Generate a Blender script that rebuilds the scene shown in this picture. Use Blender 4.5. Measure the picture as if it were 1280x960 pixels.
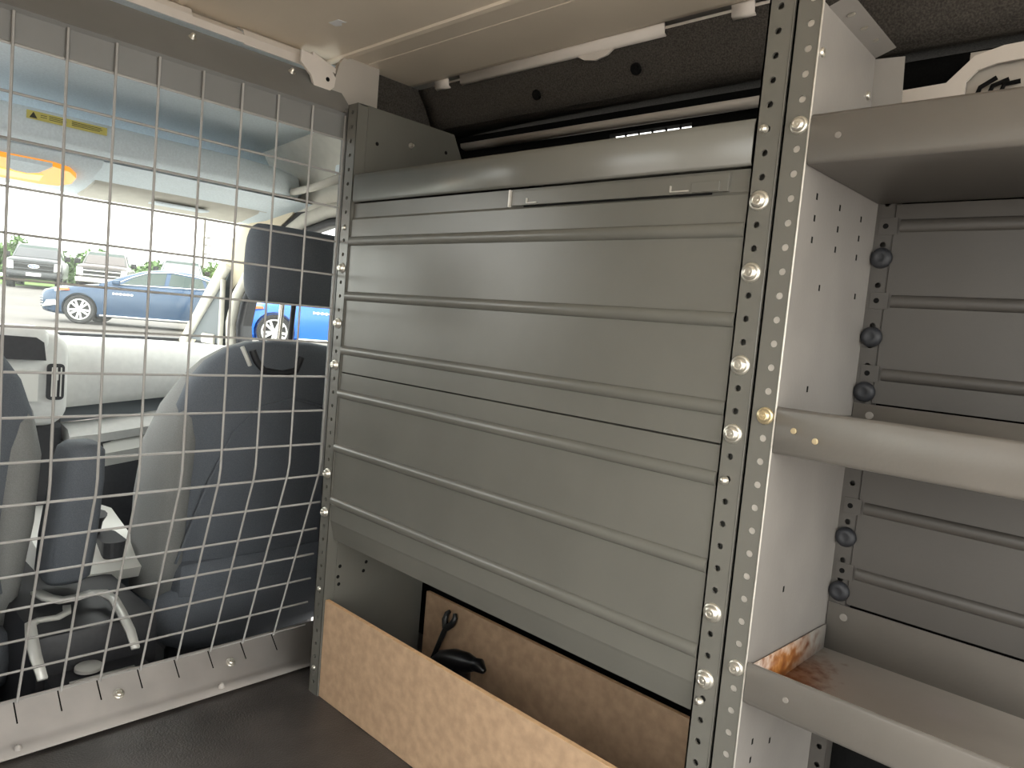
import bpy, bmesh, math, random
from math import sin, cos, pi, radians, atan2, sqrt
from mathutils import Vector, Matrix
random.seed(7)
S = bpy.context.scene
COL = S.collection
for o in list(bpy.data.objects):
    bpy.data.objects.remove(o)

# ------------------------------------------------------------------ camera, sky, exposure
cam = bpy.data.cameras.new('camera'); cam.sensor_width = 36.0; cam.lens = 25.543
cam.clip_start = 0.02; cam.clip_end = 400
co = bpy.data.objects.new('camera', cam); COL.objects.link(co)
co.location = (1.147, -0.7501, 0.8165); co.rotation_euler = (1.4924, -0.0883, 0.7625)
S.camera = co

W = bpy.data.worlds.new('overcast_sky'); S.world = W; W.use_nodes = True
wn = W.node_tree; wn.nodes.clear()
wo = wn.nodes.new('ShaderNodeOutputWorld'); wb = wn.nodes.new('ShaderNodeBackground')
tc = wn.nodes.new('ShaderNodeTexCoord'); sx = wn.nodes.new('ShaderNodeSeparateXYZ')
rp = wn.nodes.new('ShaderNodeValToRGB')
rp.color_ramp.elements[0].position = 0.0; rp.color_ramp.elements[0].color = (0.96, 0.975, 0.92, 1)
rp.color_ramp.elements[1].position = 0.7; rp.color_ramp.elements[1].color = (0.985, 0.975, 0.97, 1)
wn.links.new(tc.outputs['Generated'], sx.inputs[0]); wn.links.new(sx.outputs['Z'], rp.inputs[0])
wn.links.new(rp.outputs[0], wb.inputs[0]); wn.links.new(wb.outputs[0], wo.inputs[0])
wb.inputs[1].default_value = 1.0
S.view_settings.view_transform = 'Standard'; S.view_settings.look = 'None'
S.view_settings.gamma = 1.0; S.view_settings.use_curve_mapping = False
S.view_settings.exposure = 2.6

# ------------------------------------------------------------------ materials
MATS = {}
def mat(name, col, rough=0.5, metal=0.0, var=0.0, scale=30.0, bump=0.0, bscale=200.0, col2=None, spec=0.5, emit=None, stretch=None):
    m = bpy.data.materials.new(name); m.use_nodes = True
    nt = m.node_tree; b = nt.nodes['Principled BSDF']
    b.inputs['Base Color'].default_value = (*col, 1); b.inputs['Roughness'].default_value = rough
    b.inputs['Metallic'].default_value = metal
    b.inputs['Specular IOR Level'].default_value = spec
    t = nt.nodes.new('ShaderNodeTexCoord'); src = t.outputs['Object']
    if stretch:
        mp = nt.nodes.new('ShaderNodeMapping'); mp.inputs['Scale'].default_value = stretch
        nt.links.new(src, mp.inputs[0]); src = mp.outputs[0]
    if var > 0 or col2:
        n = nt.nodes.new('ShaderNodeTexNoise'); n.inputs['Scale'].default_value = scale; n.inputs['Detail'].default_value = 5
        nt.links.new(src, n.inputs['Vector'])
        r = nt.nodes.new('ShaderNodeValToRGB')
        c2 = col2 if col2 else tuple(min(1, c * (1 + var)) for c in col)
        c1 = col if col2 else tuple(c * (1 - var) for c in col)
        r.color_ramp.elements[0].position = 0.35; r.color_ramp.elements[0].color = (*c1, 1)
        r.color_ramp.elements[1].position = 0.68; r.color_ramp.elements[1].color = (*c2, 1)
        nt.links.new(n.outputs['Fac'], r.inputs[0]); nt.links.new(r.outputs[0], b.inputs['Base Color'])
    if bump > 0:
        n2 = nt.nodes.new('ShaderNodeTexNoise'); n2.inputs['Scale'].default_value = bscale; n2.inputs['Detail'].default_value = 3
        nt.links.new(src, n2.inputs['Vector'])
        bp = nt.nodes.new('ShaderNodeBump'); bp.inputs['Strength'].default_value = bump; bp.inputs['Distance'].default_value = 0.002
        nt.links.new(n2.outputs['Fac'], bp.inputs['Height']); nt.links.new(bp.outputs[0], b.inputs['Normal'])
    if emit:
        b.inputs['Emission Color'].default_value = (*emit[0], 1); b.inputs['Emission Strength'].default_value = emit[1]
    MATS[name] = m
    return m

def glass(name, tint=(0.93, 0.97, 0.94), gl=0.06):
    m = bpy.data.materials.new(name); m.use_nodes = True; nt = m.node_tree; nt.nodes.clear()
    o = nt.nodes.new('ShaderNodeOutputMaterial'); mx = nt.nodes.new('ShaderNodeMixShader')
    tr = nt.nodes.new('ShaderNodeBsdfTransparent'); tr.inputs[0].default_value = (*tint, 1)
    g = nt.nodes.new('ShaderNodeBsdfGlossy'); g.inputs['Roughness'].default_value = 0.02
    mx.inputs[0].default_value = gl
    nt.links.new(tr.outputs[0], mx.inputs[1]); nt.links.new(g.outputs[0], mx.inputs[2]); nt.links.new(mx.outputs[0], o.inputs[0])
    MATS[name] = m; return m

STEEL = mat('grey_painted_steel', (0.138, 0.134, 0.118), 0.27, 0.0, 0.06, 6, 0.04, 160, spec=0.6)
STEEL2 = mat('grey_enamel_steel', (0.205, 0.187, 0.167), 0.34, 0.0, 0.07, 8, 0.06, 200, spec=0.5)
STEEL4 = mat('lit_enamel_steel', (0.265, 0.247, 0.228), 0.32, 0.0, 0.09, 9, 0.06, 200, spec=0.5)  # tray enamel in a lighter copy, standing for light on the end panel
STEEL3 = mat('shaded_enamel_steel', (0.064, 0.058, 0.052), 0.45, 0.0, 0.07, 8, 0.06, 200, spec=0.45)  # same enamel darkened, shade painted into back panels and rear post
GALV = mat('galvanised_steel', (0.58, 0.55, 0.50), 0.38, 0.5, 0.1, 60)
ZINC = mat('zinc_bolt', (0.75, 0.72, 0.64), 0.28, 0.85, 0.08, 90)
BRASSY = mat('brassy_bolt', (0.72, 0.60, 0.38), 0.3, 0.8)
RUBBER = mat('black_rubber', (0.018, 0.019, 0.023), 0.55, 0, 0.2, 80)
FLOORM = mat('floor_mat_rubber', (0.060, 0.052, 0.047), 0.40, 0, 0.35, 9, 0.5, 330)
FELT = mat('charcoal_felt', (0.075, 0.068, 0.06), 0.95, 0, 0.35, 420, 0.6, 600, spec=0.1)
BLACKF = mat('black_felt', (0.008, 0.008, 0.008), 0.95, 0, 0.2, 300, 0.3, 500, spec=0.1)
ROOFM = mat('van_roof_paint', (0.80, 0.70, 0.565), 0.45, 0, 0.05, 4, 0.03, 60)
PRIMER = mat('pale_body_primer', (0.72, 0.66, 0.60), 0.5, 0, 0.06, 12)
PLATE = mat('beige_body_steel', (0.48, 0.44, 0.39), 0.5, 0, 0.04, 10)
MDF = mat('hardboard', (0.50, 0.340, 0.215), 0.62, 0, 0.12, 55, 0.15, 500)
MDFE = mat('hardboard_edge', (0.72, 0.46, 0.25), 0.7, 0, 0.1, 120)
SCREEN = mat('partition_wire_paint', (0.38, 0.37, 0.355), 0.4, 0.0, 0.05, 40)
PSHEET = mat('partition_sheet_paint', (0.21, 0.21, 0.205), 0.42, 0.0, 0.05, 12)
RAILM = mat('partition_sill_paint', (0.44, 0.41, 0.385), 0.45, 0.0, 0.08, 14)
SEATF = mat('charcoal_seat_fabric', (0.145, 0.162, 0.185), 0.85, 0, 0.12, 500, 0.35, 700, spec=0.25)
SEATS = mat('lit_bolster_fabric', (0.26, 0.265, 0.26), 0.85, 0, 0.1, 500, 0.3, 700, spec=0.25)  # seat fabric lightened to stand for windscreen light on the flanks
PLASTD = mat('dark_cab_plastic', (0.030, 0.031, 0.035), 0.5, 0, 0.1, 100)
DASHM = mat('light_dash_plastic', (0.66, 0.665, 0.645), 0.55, 0, 0.04, 60, 0.15, 900)
DASHD = mat('slate_dash_plastic', (0.10, 0.115, 0.125), 0.5)
CABTRIM = mat('cab_trim_ivory', (0.55, 0.53, 0.47), 0.7, 0, 0.04, 40)
HEADL = mat('headliner_fabric', (0.68, 0.75, 0.79), 0.9, 0, 0.05, 200, 0.1, 500, spec=0.2)
CREAM = mat('cream_pillar_trim', (0.70, 0.63, 0.48), 0.7)
CHROME = mat('satin_chrome', (0.82, 0.82, 0.78), 0.22, 0.9)
SATIN = mat('satin_silver_trim', (0.66, 0.66, 0.62), 0.4, 0.2)
AMBER = mat('lit_amber_lens', (0.9, 0.35, 0.04), 0.3, emit=((1.0, 0.28, 0.03), 0.16))
AMBERHOT = mat('amber_lamp_core', (0.9, 0.5, 0.1), 0.3, emit=((1.0, 0.60, 0.16), 0.26))
YELLOW = mat('yellow_warning_paper', (0.62, 0.55, 0.16), 0.6)
INK = mat('dark_print', (0.04, 0.04, 0.03), 0.7)
GLASSM = glass('window_glass')
CARGLASS = mat('dark_car_glass', (0.03, 0.05, 0.042), 0.08, 0, spec=0.5)
NAVY = mat('navy_car_paint', (0.014, 0.046, 0.100), 0.25, 0.1, spec=0.6)
BLUE = mat('bright_blue_car_paint', (0.012, 0.13, 0.62), 0.25, 0.1, spec=0.7)
TRUCKG = mat('grey_truck_paint', (0.035, 0.038, 0.042), 0.28, 0.1, spec=0.7)
TRUCKB = mat('bronze_truck_paint', (0.065, 0.052, 0.047), 0.28, 0.1, spec=0.7)
TRUCKS = mat('silver_truck_paint', (0.15, 0.16, 0.165), 0.28, 0.1, spec=0.7)
TYRE = mat('tyre_rubber', (0.02, 0.02, 0.02), 0.8)
RIM = mat('alloy_rim', (0.72, 0.72, 0.70), 0.3, 0.4)
BADGE = mat('badge_blue', (0.02, 0.07, 0.28), 0.3)
WHITEM = mat('white_lettering', (0.85, 0.85, 0.85), 0.4)
HEADLAMP = mat('headlamp_lens', (0.75, 0.76, 0.74), 0.15, 0.1)
REDL = mat('orange_marker_lens', (0.75, 0.16, 0.05), 0.25)
APRON = mat('bounce_apron', (0.46, 0.43, 0.39), 0.9, 0, 0.08, 0.8, 0.2, 40)  # unseen apron around the van, made pale to bounce light inside
ASPH = mat('pale_asphalt', (0.105, 0.096, 0.085), 0.9, 0, 0.12, 0.6, 0.2, 40)
GRASSM = mat('lawn_green', (0.10, 0.17, 0.04), 0.95, 0, 0.35, 1.5, spec=0.1)
LEAF = mat('tree_leaf_green', (0.13, 0.20, 0.085), 0.8, 0, 0.5, 3, spec=0.2)
BARK = mat('bark', (0.10, 0.075, 0.05), 0.9)
POLEM = mat('weathered_pole_wood', (0.12, 0.10, 0.085), 0.9)
LINEP = mat('road_line_paint', (0.32, 0.31, 0.28), 0.8)
SOILM = mat('black_tool', (0.006, 0.006, 0.007), 0.35)
STEELTOOL = mat('dark_tool_steel', (0.03, 0.03, 0.03), 0.3, 0.6)

# lower shelf deck: enamel colour lightened as if lit, with a rust bloom near its inner corner
def deck_material():
    m = mat('lit_rusted_enamel', (0.55, 0.51, 0.46), 0.30, 0, 0.07, 8, 0.05, 200)
    nt = m.node_tree; b = nt.nodes['Principled BSDF']
    base = b.inputs['Base Color'].links[0].from_socket
    t = nt.nodes.new('ShaderNodeTexCoord')
    vd = nt.nodes.new('ShaderNodeVectorMath'); vd.operation = 'DISTANCE'; vd.inputs[1].default_value = (0.842, 0.035, 0.45)
    mp = nt.nodes.new('ShaderNodeMapping'); mp.inputs['Location'].default_value = (0, 0, 0)
    sc = nt.nodes.new('ShaderNodeVectorMath'); sc.operation = 'MULTIPLY'; sc.inputs[1].default_value = (1.0, 0.36, 1.0)
    sc2 = nt.nodes.new('ShaderNodeVectorMath'); sc2.operation = 'MULTIPLY'; sc2.inputs[1].default_value = (1.0, 0.36, 1.0); sc2.inputs[0].default_value = (0.834, 0.085, 0.446)
    nt.links.new(t.outputs['Object'], sc.inputs[0]); nt.links.new(sc.outputs[0], vd.inputs[0]); nt.links.new(sc2.outputs[0], vd.inputs[1])
    nz = nt.nodes.new('ShaderNodeTexNoise'); nz.inputs['Scale'].default_value = 70; nz.inputs['Detail'].default_value = 6
    nt.links.new(t.outputs['Object'], nz.inputs['Vector'])
    ad = nt.nodes.new('ShaderNodeMath'); ad.operation = 'MULTIPLY_ADD'; ad.inputs[1].default_value = 0.085
    nt.links.new(nz.outputs['Fac'], ad.inputs[0]); nt.links.new(vd.outputs['Value'], ad.inputs[2])
    rr = nt.nodes.new('ShaderNodeValToRGB')
    rr.color_ramp.elements[0].position = 0.058; rr.color_ramp.elements[0].color = (1, 1, 1, 1)
    rr.color_ramp.elements[1].position = 0.090; rr.color_ramp.elements[1].color = (0, 0, 0, 1)
    nt.links.new(ad.outputs[0], rr.inputs[0])
    rc = nt.nodes.new('ShaderNodeValToRGB')
    rc.color_ramp.elements[0].position = 0.35; rc.color_ramp.elements[0].color = (0.20, 0.065, 0.02, 1)
    rc.color_ramp.elements[1].position = 0.65; rc.color_ramp.elements[1].color = (0.48, 0.20, 0.05, 1)
    nt.links.new(nz.outputs['Fac'], rc.inputs[0])
    mx = nt.nodes.new('ShaderNodeMix'); mx.data_type = 'RGBA'
    sp = nt.nodes.new('ShaderNodeSeparateXYZ'); nt.links.new(t.outputs['Object'], sp.inputs[0])
    gt = nt.nodes.new('ShaderNodeMath'); gt.operation = 'GREATER_THAN'; gt.inputs[1].default_value = 0.002; nt.links.new(sp.outputs['Y'], gt.inputs[0])
    gm = nt.nodes.new('ShaderNodeMath'); gm.operation = 'MULTIPLY'; nt.links.new(rr.outputs[0], gm.inputs[0]); nt.links.new(gt.outputs[0], gm.inputs[1])
    nt.links.new(gm.outputs[0], mx.inputs[0]); nt.links.new(base, mx.inputs[6]); nt.links.new(rc.outputs[0], mx.inputs[7])
    # pale scuff where loads have been dragged
    vd2 = nt.nodes.new('ShaderNodeVectorMath'); vd2.operation = 'DISTANCE'; vd2.inputs[1].default_value = (0.985, 0.168, 0.434)
    nt.links.new(t.outputs['Object'], vd2.inputs[0])
    ad2 = nt.nodes.new('ShaderNodeMath'); ad2.operation = 'MULTIPLY_ADD'; ad2.inputs[1].default_value = 0.06
    nz2 = nt.nodes.new('ShaderNodeTexNoise'); nz2.inputs['Scale'].default_value = 38; nz2.inputs['Detail'].default_value = 6
    nt.links.new(t.outputs['Object'], nz2.inputs['Vector'])
    nt.links.new(nz2.outputs['Fac'], ad2.inputs[0]); nt.links.new(vd2.outputs['Value'], ad2.inputs[2])
    r2 = nt.nodes.new('ShaderNodeValToRGB')
    r2.color_ramp.elements[0].position = 0.03; r2.color_ramp.elements[0].color = (0.8, 0.8, 0.8, 1)
    r2.color_ramp.elements[1].position = 0.075; r2.color_ramp.elements[1].color = (0, 0, 0, 1)
    nt.links.new(ad2.outputs[0], r2.inputs[0])
    mx2 = nt.nodes.new('ShaderNodeMix'); mx2.data_type = 'RGBA'; mx2.inputs[7].default_value = (0.58, 0.53, 0.50, 1)
    nt.links.new(r2.outputs[0], mx2.inputs[0]); nt.links.new(mx.outputs[2], mx2.inputs[6])
    nt.links.new(mx2.outputs[2], b.inputs['Base Color'])
    return m
DECKM = deck_material()

# ------------------------------------------------------------------ mesh helpers
class MB:
    def __init__(s): s.bm = bmesh.new()
    def face(s, pts, mi=0):
        f = s.bm.faces.new([s.bm.verts.new(p) for p in pts]); f.material_index = mi; return f
    def box(s, lo, hi, bev=0.0, mi=0, M=None):
        r = bmesh.ops.create_cube(s.bm, size=1.0)
        vs = r['verts']
        for v in vs:
            v.co = Vector([lo[i] + (v.co[i] + 0.5) * (hi[i] - lo[i]) for i in range(3)])
        fs = set(f for v in vs for f in v.link_faces)
        for f in fs: f.material_index = mi
        if bev > 0:
            es = list(set(e for v in vs for e in v.link_edges))
            rr = bmesh.ops.bevel(s.bm, geom=es, offset=bev, segments=2, affect='EDGES', profile=0.6)
            vs = list(set(v for f in rr['faces'] for v in f.verts) | set(v for v in vs if v.is_valid))
            for f in rr['faces']: f.material_index = mi
        if M is not None:
            for v in vs: v.co = M @ v.co
        return s
    def prism(s, poly, axis, a, b, mi=0):
        # poly: 2D points in the plane of the two other axes (cyclic order), extruded along axis from a to b
        def P(p, t):
            if axis == 'x': return (t, p[0], p[1])
            if axis == 'y': return (p[0], t, p[1])
            return (p[0], p[1], t)
        A = [s.bm.verts.new(P(p, a)) for p in poly]; B = [s.bm.verts.new(P(p, b)) for p in poly]
        n = len(poly)
        for f in ([s.bm.faces.new(A[::-1]), s.bm.faces.new(B)] + [s.bm.faces.new((A[i], A[(i + 1) % n], B[(i + 1) % n], B[i])) for i in range(n)]):
            f.material_index = mi
        return s
    def strip(s, prof, axis, a, b, mi=0):
        # open profile swept along an axis: sheet metal, given thickness later
        def P(p, t):
            if axis == 'x': return (t, p[0], p[1])
            if axis == 'y': return (p[0], t, p[1])
            return (p[0], p[1], t)
        A = [s.bm.verts.new(P(p, a)) for p in prof]; B = [s.bm.verts.new(P(p, b)) for p in prof]
        for i in range(len(prof) - 1):
            s.bm.faces.new((A[i], A[i + 1], B[i + 1], B[i])).material_index = mi
        return s
    def tube(s, pts, r, n=8, mi=0, caps=True, closed=False):
        pts = [Vector(p) for p in pts]; rings = []
        N = len(pts); up = None
        for i, p in enumerate(pts):
            if closed: d = pts[(i + 1) % N] - pts[i - 1]
            else: d = pts[min(i + 1, N - 1)] - pts[max(i - 1, 0)]
            d.normalize()
            if up is None:
                up = Vector((0, 0, 1)) if abs(d.z) < 0.9 else Vector((1, 0, 0))
            u = d.cross(up)
            if u.length < 1e-5: u = d.orthogonal()
            u.normalize(); v = u.cross(d).normalized(); up = v
            rr = r[i] if isinstance(r, (list, tuple)) else r
            rings.append([s.bm.verts.new(p + u * rr * cos(2 * pi * k / n) + v * rr * sin(2 * pi * k / n)) for k in range(n)])
        rng = range(N) if closed else range(N - 1)
        for i in rng:
            a, b = rings[i], rings[(i + 1) % N]
            for k in range(n):
                s.bm.faces.new((a[k], a[(k + 1) % n], b[(k + 1) % n], b[k])).material_index = mi
        if caps and not closed:
            s.bm.faces.new(rings[0][::-1]).material_index = mi; s.bm.faces.new(rings[-1]).material_index = mi
        return s
    def lathe(s, prof, c, axis, n=20, mi=0):
        # prof: (radius, height) along axis from c
        ax = Vector(axis).normalized(); u = ax.orthogonal().normalized(); v = ax.cross(u)
        c = Vector(c); rings = []
        for r, h in prof:
            if r < 1e-6: rings.append([s.bm.verts.new(c + ax * h)])
            else: rings.append([s.bm.verts.new(c + ax * h + u * r * cos(2 * pi * k / n) + v * r * sin(2 * pi * k / n)) for k in range(n)])
        for a, b in zip(rings[:-1], rings[1:]):
            for k in range(n):
                k2 = (k + 1) % n
                if len(a) == 1 and len(b) == 1: continue
                if len(a) == 1: f = s.bm.faces.new((a[0], b[k2], b[k]))
                elif len(b) == 1: f = s.bm.faces.new((a[k], a[k2], b[0]))
                else: f = s.bm.faces.new((a[k], a[k2], b[k2], b[k]))
                f.material_index = mi
        return s
    def loft(s, secs, closed=True, caps=True, mi=0):
        rings = [[s.bm.verts.new(p) for p in sec] for sec in secs]; n = len(rings[0])
        for a, b in zip(rings[:-1], rings[1:]):
            for k in range(n if closed else n - 1):
                k2 = (k + 1) % n
                s.bm.faces.new((a[k], a[k2], b[k2], b[k])).material_index = mi
        if caps and closed:
            s.bm.faces.new(rings[0][::-1]).material_index = mi; s.bm.faces.new(rings[-1]).material_index = mi
        return s
    def perf(s, O, U, V, w, hc, pitch, n, hr, th, mi=0, skip=()):
        # perforated strip: O corner, U across (width w, hole centre at hc), V along; n cells of one pitch; wall of hole th deep
        O, U, V = Vector(O), Vector(U).normalized(), Vector(V).normalized(); N = U.cross(V)
        for i in range(n):
            b0 = i * pitch; cb = b0 + pitch / 2
            if i in skip:
                s.face([O + V * b0, O + U * w + V * b0, O + U * w + V * (b0 + pitch), O + V * (b0 + pitch)], mi); continue
            angs = sorted(set([2 * pi * k / 12 for k in range(12)] + [atan2(y, x) % (2 * pi) for x in (-hc, w - hc) for y in (-pitch / 2, pitch / 2)]))
            ins, outs, dep = [], [], []
            for a in angs:
                c_, s_ = cos(a), sin(a)
                t = min(((w - hc) / c_ if c_ > 1e-9 else (-hc / c_ if c_ < -1e-9 else 1e9)), (pitch / 2 / abs(s_) if abs(s_) > 1e-9 else 1e9))
                q = O + U * hc + V * cb
                ins.append(s.bm.verts.new(q + U * hr * c_ + V * hr * s_)); outs.append(s.bm.verts.new(q + U * t * c_ + V * t * s_))
                dep.append(s.bm.verts.new(q + U * hr * c_ + V * hr * s_ - N * th))
            m = len(angs)
            for k in range(m):
                k2 = (k + 1) % m
                s.bm.faces.new((ins[k], outs[k], outs[k2], ins[k2])).material_index = mi
                s.bm.faces.new((dep[k], ins[k], ins[k2], dep[k2])).material_index = mi
        return s
    def build(s, name, m, parent=None, smooth=None, solid=0.0, sub=0, weld=True, off=0.0):
        if weld: bmesh.ops.remove_doubles(s.bm, verts=s.bm.verts, dist=1e-5)
        bmesh.ops.recalc_face_normals(s.bm, faces=s.bm.faces)
        me = bpy.data.meshes.new(name); s.bm.to_mesh(me); s.bm.free()
        for x in (m if isinstance(m, (list, tuple)) else [m]): me.materials.append(x)
        o = bpy.data.objects.new(name, me); COL.objects.link(o)
        if parent is not None: attach(o, parent)
        if solid: 
            md = o.modifiers.new('thickness', 'SOLIDIFY'); md.thickness = solid; md.offset = off
        if sub:
            md = o.modifiers.new('smooth', 'SUBSURF'); md.levels = sub; md.render_levels = sub
            for p in me.polygons: p.use_smooth = True
        if smooth is not None:
            for p in me.polygons: p.use_smooth = True
            try: me.set_sharp_from_angle(angle=radians(smooth))
            except Exception: pass
        return o
def wpos(o):
    p = Vector(o.location); q = o.parent
    return p if q is None else p + wpos(q)
def attach(o, parent):
    # meshes are made in world coordinates; keep them there under an Empty that is only translated
    o.parent = parent; off = -wpos(parent)
    o.location = off
def thing(name, loc, label, cat, group=None):
    o = bpy.data.objects.new(name, None); COL.objects.link(o); o.location = loc; o.empty_display_size = 0.05
    return tag(o, label, cat, group)
def tag(o, label=None, cat=None, group=None, kind=None):
    if label: o['label'] = label
    if cat: o['category'] = cat
    if group: o['group'] = group
    if kind: o['kind'] = kind
    return o
def structure(o, label=None): 
    o['kind'] = 'structure'
    if label: o['label'] = label
    return o
def relabel(o, label): o['label'] = label; return o
def copy_tree(o, parent=None):
    c = o.copy(); COL.objects.link(c)
    if parent is not None: c.parent = parent
    for ch in list(o.children): copy_tree(ch, c)
    return c
def rrect(cx, cy, hw, hh, r, n=4):
    pts = []
    for (sx_, sy_, a0) in ((1, 1, 0), (-1, 1, pi / 2), (-1, -1, pi), (1, -1, 3 * pi / 2)):
        for k in range(n + 1):
            a = a0 + k * pi / 2 / n
            pts.append((cx + sx_ * (hw - r) + r * cos(a), cy + sy_ * (hh - r) + r * sin(a)))
    return pts
def superell(cx, cy, hw, hh, e=3.0, n=24):
    pts = []
    for k in range(n):
        a = 2 * pi * k / n; c, s_ = cos(a), sin(a)
        pts.append((cx + hw * math.copysign(abs(c) ** (2 / e), c), cy + hh * math.copysign(abs(s_) ** (2 / e), s_)))
    return pts

ZF = 0.0855           # cargo floor
YW = 0.34             # side wall behind the shelving

# ================================================================== VAN SHELL
mb = MB(); mb.box((-0.30, -0.86, ZF - 0.03), (1.80, YW, ZF), 0)
structure(mb.build('floor', FLOORM), 'black rubber mat on the cargo floor')
mb = MB(); mb.box((-1.9, -1.0, -0.26), (-0.24, 0.46, -0.22)); mb.box((-0.26, -1.0, -0.22), (-0.24, 0.46, ZF - 0.032))
structure(mb.build('floor_cab', PLASTD), 'dark cab floor ahead of the wire partition')

# roof skin with pressed beads
mb = MB()
prof = [(-0.90, 1.17), (-0.86, 1.25), (-0.80, 1.290)]
for yc in (-0.56, -0.26, 0.033):
    prof += [(yc - 0.0075, 1.300), (yc - 0.0055, 1.2965), (yc + 0.0035, 1.2955), (yc + 0.0055, 1.300)]
prof += [(0.0815, 1.3), (0.0825, 1.302), (0.0840, 1.2998), (0.205, 1.2995), (0.222, 1.304)]
mb.strip(prof, 'x', -0.17, 1.78)
structure(mb.build('ceiling', ROOFM), 'taupe painted van roof skin with pressed beads')
# outer roof
mb = MB(); mb.prism([(-0.92, 1.33), (-0.80, 1.37), (0.25, 1.37), (0.46, 1.30), (0.46, 1.29), (0.25, 1.335), (-0.80, 1.335), (-0.92, 1.30)], 'x', -1.0, 1.78)
structure(mb.build('trim_7', PRIMER), 'outer roof skin of the van')

# roof bow across the front of the cargo roof
mb = MB()
mb.strip([(-0.172, 1.302), (-0.150, 1.299), (-0.131, 1.291), (-0.126, 1.281), (-0.125, 1.267)], 'y', -0.84, -0.245)
mb.strip([(-0.172, 1.299), (-0.150, 1.294), (-0.135, 1.287), (-0.126, 1.279), (-0.125, 1.267)], 'y', -0.245, -0.155)
mb.strip([(-0.172, 1.302), (-0.150, 1.299), (-0.131, 1.290), (-0.126, 1.280), (-0.125, 1.265)], 'y', -0.155, -0.035)
# end bracket of the bow, stepped down with one hole
mb.prism([(-0.060, 1.281), (-0.040, 1.279), (-0.022, 1.270), (0.004, 1.262), (0.012, 1.252), (0.010, 1.236), (-0.002, 1.224), (-0.030, 1.226), (-0.038, 1.244), (-0.060, 1.262)], 'x', -0.101, -0.097)
mb.prism([(-0.036, 1.285), (0.012, 1.270), (0.012, 1.262), (-0.036, 1.276)], 'x', -0.150, -0.099)
structure(mb.build('trim_1', PRIMER, solid=0.0025), 'pale painted roof bow with stepped end bracket')
mb = MB(); mb.lathe([(0, 0), (0.0052, 0), (0.0052, 0.0006), (0, 0.0007)], (-0.0968, -0.004, 1.246), (1, 0, 0), 12)
structure(mb.build('trim_2', BLACKF), 'dark bolt hole in the roof bow bracket')
# paint-bare spot on the roof
mb = MB(); mb.face([(0.018, -0.078, 1.2975), (0.042, -0.075, 1.2985), (0.045, -0.060, 1.2985), (0.034, -0.064, 1.2985), (0.026, -0.057, 1.2985), (0.016, -0.063, 1.2975)])
structure(mb.build('trim_3', WHITEM, solid=0.001), 'small bare pale patch on the roof skin')

# pillar gusset behind the top of the shelf
mb = MB(); mb.prism([(0.022, 1.285), (0.034, 1.300), (0.112, 1.300), (0.112, 1.17), (0.045, 1.17), (0.002, 1.212)], 'x', -0.112, -0.100)
structure(mb.build('trim_4', PLATE), 'taupe roof pillar gusset in the front corner')

# side wall: black recess, felt valance, pale rails
mb = MB()
def wallquad(x0, x1, z0, z1): mb.box((x0, YW, z0), (x1, YW + 0.02, z1))
wallquad(-0.26, 1.78, -0.1, 1.175); wallquad(-0.26, 0.31, 1.175, 1.34); wallquad(0.48, 1.78, 1.175, 1.34); wallquad(0.31, 0.48, 1.184, 1.34)
for k in range(1, 6): mb.box((0.31 + 0.17 * k / 6 - 0.0015, YW + 0.010, 1.175), (0.31 + 0.17 * k / 6 + 0.0015, YW + 0.013, 1.184))
structure(mb.build('wall_right', BLACKF), 'black lined van side wall with small vent slot')
mb = MB(); mb.box((-0.135, 0.112, -0.05), (-0.125, YW, 1.30)); structure(mb.build('wall_front', FELT), 'dark felt end of the side recess')
mb = MB()
n = 60
top = []; bot = []
for i in range(n + 1):
    x = -0.12 + i * (1.88 / n)
    d = 0
    if 0.29 < x < 0.40: d = 0.018 * sin((x - 0.29) / 0.11 * pi)
    top.append((x, 0.228, 1.296)); bot.append((x, 0.272, 1.222))
for i in range(n):
    m0 = [tuple((Vector(top[j]) * (1 - t) + Vector(bot[j]) * t) + Vector((0, 0.006 * sin(t * pi), 0))) for j in (i, i + 1) for t in (0, .35, .7, 1)]
    for k in range(3): mb.face([m0[k], m0[k + 1], m0[4 + k + 1], m0[4 + k]])
mb.strip([(0.272, 1.222), (0.278, 1.218), (0.30, 1.222), (YW, 1.225)], 'x', -0.12, 1.76)
structure(mb.build('trim_5', FELT, solid=0.004, smooth=40), 'charcoal felt valance along the roof edge')
for k, (x, y, z, r) in enumerate([(0.425, 0.246, 1.250, 0.0085), (0.205, 0.250, 1.243, 0.008)]):
    mb = MB(); mb.lathe([(0, 0.0012), (r * 0.7, 0.001), (r, 0.0025), (r * 1.15, 0.001), (r * 1.15, -0.002)], (x, y - 0.004, z), (0, -0.86, -0.5), 16)
    structure(mb.build('trim_6', BLACKF, smooth=40), 'dark push clip in the felt valance')
# pale roof side rail in lengths with gaps
mb = MB()
def rail(x0, x1, h=0.011): mb.strip([(0.222, 1.3035), (0.2235, 1.300), (0.225, 1.300 - h), (0.231, 1.297 - h)], 'x', x0, x1)
rail(0.015, 0.485); rail(-0.062, -0.020, 0.010); rail(0.597, 0.632, 0.012); rail(0.95, 1.74)
mb.strip([(0.226, 1.299), (0.230, 1.2925), (0.235, 1.2885)], 'x', -0.07, 1.76)
mb.prism([(0.30, 1.292), (0.395, 1.292), (0.375, 1.279), (0.35, 1.274), (0.325, 1.279)], 'y', 0.229, 0.231)
structure(mb.build('trim_8', PRIMER, solid=0.0022, smooth=30), 'pale roof side rail in broken lengths')
# thin pale body ledge behind the top tray
mb = MB(); mb.strip([(0.300, 1.196), (0.302, 1.188), (0.315, 1.184)], 'x', -0.055, 0.80)
structure(mb.build('trim_9', PLATE, solid=0.002, smooth=30), 'thin pale body ledge over the dark side recess')

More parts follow.
